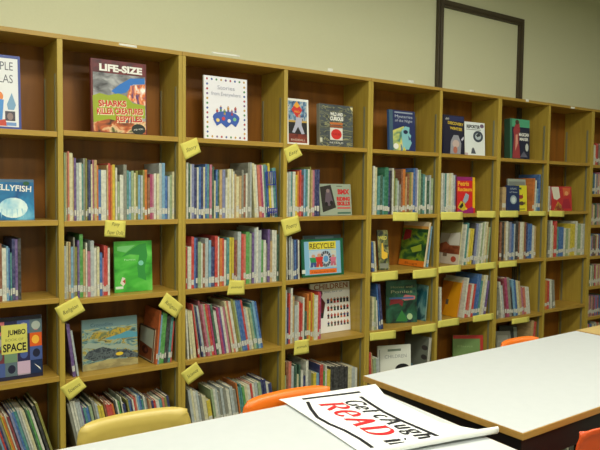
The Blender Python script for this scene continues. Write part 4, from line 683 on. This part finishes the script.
def loc(p): return (p[0]-PO.x,p[1]-PO.y,p[2]-PO.z)
b=MB(); nu,nv=30,70; LV=.60; LU=.372; vs=[loc(ppt(LU*i/nu,LV*j/nv)) for j in range(nv+1) for i in range(nu+1)]
k=len(vs); vs+=[loc(ppt(LU*i/nu,LV*j/nv,-.0006)) for j in range(nv+1) for i in range(nu+1)]; fs=[]; N_=nu+1
for j in range(nv):
    for i in range(nu):
        a=j*N_+i; fs.append((a,a+N_,a+N_+1,a+1)); fs.append((k+a,k+a+1,k+a+N_+1,k+a+N_))
for i in range(nu): fs.append((i,i+1,k+i+1,k+i)); a=nv*N_+i; fs.append((a+1,a,k+a,k+a+1))
for j in range(nv): a=j*N_; fs.append((a+N_,a,k+a,k+a+N_)); a=j*N_+nu; fs.append((a,a+N_,k+a+N_,k+a))
b.add(vs,fs,M_paper,True); b.build('sheet',pt)
def ribbon(mb,pts,wd,m,lift=.0012,taper=None):
    """flat inked stroke on the poster; pts in (u,v); wd number or list"""
    P=[]
    for (a,c),(d,e) in zip(pts,pts[1:]):
        n=max(1,int(math.hypot(d-a,e-c)/.008))
        for i in range(n): P.append((a+(d-a)*i/n,c+(e-c)*i/n))
    P.append(pts[-1]); L=[];
    for i,(a,c) in enumerate(P):
        q0=P[max(0,i-1)]; q1=P[min(len(P)-1,i+1)]; dx,dy=q1[0]-q0[0],q1[1]-q0[1]; l=math.hypot(dx,dy) or 1
        s=i/(len(P)-1 or 1); w2=(wd if not callable(wd) else wd(s,dx/l,dy/l))/2
        L.append((a-dy/l*w2,c+dx/l*w2)); L.append((a+dy/l*w2,c-dx/l*w2))
    vs=[loc(ppt(u,v,lift)) for u,v in L]
    fs=[(2*i,2*i+1,2*i+3,2*i+2) for i in range(len(P)-1)]
    mb.add(vs,fs,m)
b=MB()
ribbon(b,[(.062,.045),(.275,.06)],.014,M_ink)
ribbon(b,[(.245,.10),(.236,.17),(.228,.25),(.228,.33),(.236,.42),(.243,.50)],.012,M_ink)
ribbon(b,[(.064,.075),(.04,.14),(.022,.21),(.026,.27),(.04,.33),(.046,.40),(.042,.49)],.011,M_ink)
b.build('border',pt)
# letters: strokes in a unit cell, x to the right, y up
def arc(cx,cy,rx_,ry,a0,a1,n=10): return [(cx+rx_*math.cos(R(a0+(a1-a0)*i/n)),cy+ry*math.sin(R(a0+(a1-a0)*i/n))) for i in range(n+1)]
GL={'G':(.8,[arc(.42,.5,.36,.48,50,330),[(.5,.42),(.84,.42)],[(.72,.42),(.72,.08)],[(.68,.98),(.7,.76)]]),
 'e':(.55,[[(.08,.33),(.48,.36)]+arc(.28,.33,.21,.3,5,320)]),
 't':(.42,[[(.2,.85),(.18,.15)]+arc(.28,.13,.1,.12,180,300,5),[(.03,.6),(.38,.62)]]),
 'c':(.52,[arc(.28,.33,.21,.3,50,320)]),
 'A':(.85,[[(.1,.03),(.42,.97),(.74,.03)],[(.22,.36),(.62,.36)],[(.0,.02),(.22,.02)],[(.6,.02),(.88,.02)]]),
 'u':(.62,[[(.03,.6),(.12,.6),(.12,.2)]+arc(.27,.18,.15,.16,180,330,6),[(.36,.6),(.46,.6),(.46,.03),(.56,.03)]]),
 'g':(.58,[arc(.26,.42,.19,.2,0,360,14),[(.42,.58),(.55,.62)],[(.14,.22),(.1,.12),(.4,.06)]+arc(.28,-.1,.2,.14,60,-240,10)]),
 'h':(.64,[[(.03,.97),(.12,.97),(.12,.02)],[(.02,.02),(.22,.02)],[(.12,.4)]+arc(.3,.42,.16,.2,150,0,6)+[(.46,.02)],[(.38,.02),(.56,.02)]]),
 'R':(.85,[[(.16,.03),(.16,.97)],[(.02,.97),(.45,.97)]+arc(.45,.74,.24,.23,90,-90,8)+[(.16,.5)],[(.42,.5),(.8,.03)],[(.02,.02),(.3,.02)],[(.7,.02),(.9,.02)]]),
 'E':(.78,[[(.16,.03),(.16,.97)],[(.02,.97),(.68,.97),(.68,.78)],[(.16,.52),(.52,.52)],[(.52,.62),(.52,.42)],[(.02,.03),(.7,.03),(.72,.24)]]),
 'D':(.88,[[(.16,.03),(.16,.97)],[(.02,.97),(.4,.97)]+arc(.4,.5,.38,.47,90,-90,10)+[(.02,.03)]]),
 'i':(.32,[[(.03,.6),(.13,.6),(.13,.03)],[(.03,.02),(.24,.02)],[(.12,.8),(.14,.86)]]),
 'n':(.62,[[(.03,.6),(.12,.6),(.12,.02)],[(.02,.02),(.22,.02)],[(.12,.4)]+arc(.3,.42,.16,.2,150,0,6)+[(.46,.02)],[(.38,.02),(.56,.02)]]),
 ' ':(.3,[])}
GLBIG={'e':(.74,[[(.08,.45),(.62,.5)]+arc(.36,.45,.28,.44,5,325,14)])}
def write(s,u0,v0,size,m,du=0,track=.92,weight=.1,shear=.22,vmax=.56):
    b=MB(); x=v0
    for i,ch in enumerate(s):
        adv,st=(GLBIG if m is M_red and ch in GLBIG else GL)[ch]
        for pl in st:
            pts=[(u0+du*(x-v0)+p[1]*size, x+(p[0]+p[1]*shear)*size) for p in pl]
            if max(p[1] for p in pts)>vmax: continue
            ribbon(b,pts,lambda s_,dx,dy,z=size: z*(.05+weight*abs(dx)),m,lift=.0014)
        x+=adv*size*track
    return b
write('Get cAught',.166,.118,.058,M_ink,du=.06,track=1.2,weight=.15).build('lettering',pt)
rb=write('ReAD',.082,.108,.078,M_red,du=.02,track=1.16,weight=.17); 
rb.build('red_lettering',pt)['label']='red lettering'
write('ing',.094,.432,.070,M_ink,du=.02,track=1.0,weight=.15).build('lettering',pt)

# ---------------------------------------------------------------- chairs
def chair(x,y,rz,m,label,wd=.335,hz=0,name='school_chair'):
    """local: backrest at y=0, seat towards -y, sitter faces -y"""
    t=empty(name,(x,y,0),(0,0,R(rz))); tag(t,label,'chair','moulded plastic school chairs')
    def shell(nm,f,nu=16,nv=14,th=.006):
        b=MB(); A=[[Vector(f(i/nu,j/nv)) for i in range(nu+1)] for j in range(nv+1)]; vs=[]; nn=[]
        for j in range(nv+1):
            for i in range(nu+1):
                a=A[j][min(i+1,nu)]-A[j][max(i-1,0)]; c=A[min(j+1,nv)][i]-A[max(j-1,0)][i]; n=a.cross(c); n=n.normalized() if n.length>1e-9 else Vector((0,1,0)); nn.append(n); vs.append(A[j][i])
        k=len(vs); vs=vs+[v-n*th for v,n in zip(vs,nn)]; fs=[]; N_=nu+1
        for j in range(nv):
            for i in range(nu):
                a=j*N_+i; fs.append((a,a+1,a+N_+1,a+N_)); fs.append((k+a+N_,k+a+N_+1,k+a+1,k+a))
        for i in range(nu): fs.append((i+1,i,k+i,k+i+1)); a=nv*N_+i; fs.append((a,a+1,k+a+1,k+a))
        for j in range(nv): a=j*N_; fs.append((a,a+N_,k+a+N_,k+a)); a=j*N_+nu; fs.append((a+N_,a,k+a,k+a+N_))
        b.add(vs,fs,m,True); return b.build(nm,t)
    def sq(u,v,n=8):   # square to rounded square
        a,c=2*u-1,2*v-1; r=(abs(a)**n+abs(c)**n)**(1/n) if (a or c) else 1; mx=max(abs(a),abs(c)); k=mx/r if r else 1
        return a*k,c*k
    def back(u,v):
        a,c=sq(u,v); z=.545+hz+c*.134; rim=max(abs(a),abs(c)); return (a*wd/2*(1.0-.04*c), .03*a*a*-1+.035*(c*.5)+ (.010 if rim>.93 else 0), z)
    def seat(u,v):
        a,c=sq(u,v); return (a*wd/2*1.02, -.205+c*.175, .385+.018*a*a+(-.02*max(0,-c-.6)*2.5)+(.03*max(0,c-.6)*2.5) + (-.008 if max(abs(a),abs(c))>.93 else 0))
    shell('backrest',back); shell('seat',seat)
    for s in (-1,1):
        b=MB(); b.tube([(s*.12,.012,.50),(s*.13,.03,.40),(s*.13,0,.355),(s*.13,-.06,.352)],.009,M_chrome,8); b.build('back_support',t)
        for yy,fy in ((-.06,.03),(-.33,-.38)):
            b=MB(); b.tube([(s*.13,yy,.352),(s*.135,yy+(fy-yy)*.15,.32),(s*.165,fy,.012)],.010,M_chrome,8); l=b.build('leg',t)
            b=MB(); b.tube([(s*.165,fy,.001),(s*.165,fy,.02)],.014,M_black,8); b.build('foot_cap',l)
    b=MB(); b.tube([(-.13,-.06,.352),(.13,-.06,.352)],.009,M_chrome,8); b.tube([(-.13,-.33,.352),(.13,-.33,.352)],.009,M_chrome,8)
    for s in (-1,1): b.tube([(s*.13,-.06,.352),(s*.13,-.33,.352)],.009,M_chrome,8)
    b.build('seat_frame',t)
    return t
M_cy=mat('yellow_plastic',(184,163,80),.4,noise=.2,nscale=(40,40,40),c2=(176,154,72))
M_co=mat('orange_plastic',(226,112,28),.33,noise=.2,nscale=(40,40,40),c2=(216,104,24))
M_cr=mat('red_orange_plastic',(214,84,34),.33,noise=.2,nscale=(40,40,40),c2=(196,62,24))
chair(.480,-1.255,-3,M_cy,'yellow plastic chair behind the front table at lower left',hz=.011)
chair(.975,-1.29,-1,M_co,'orange plastic chair tucked behind the front table, below the black spines',wd=.352)
chair(2.335,-1.155,0,M_co,'orange plastic chair barely showing behind the long white table',wd=.29,hz=-.022)
chair(1.62,-2.00,180,M_cr,'red-orange plastic chair at the bottom right corner, near side of table')
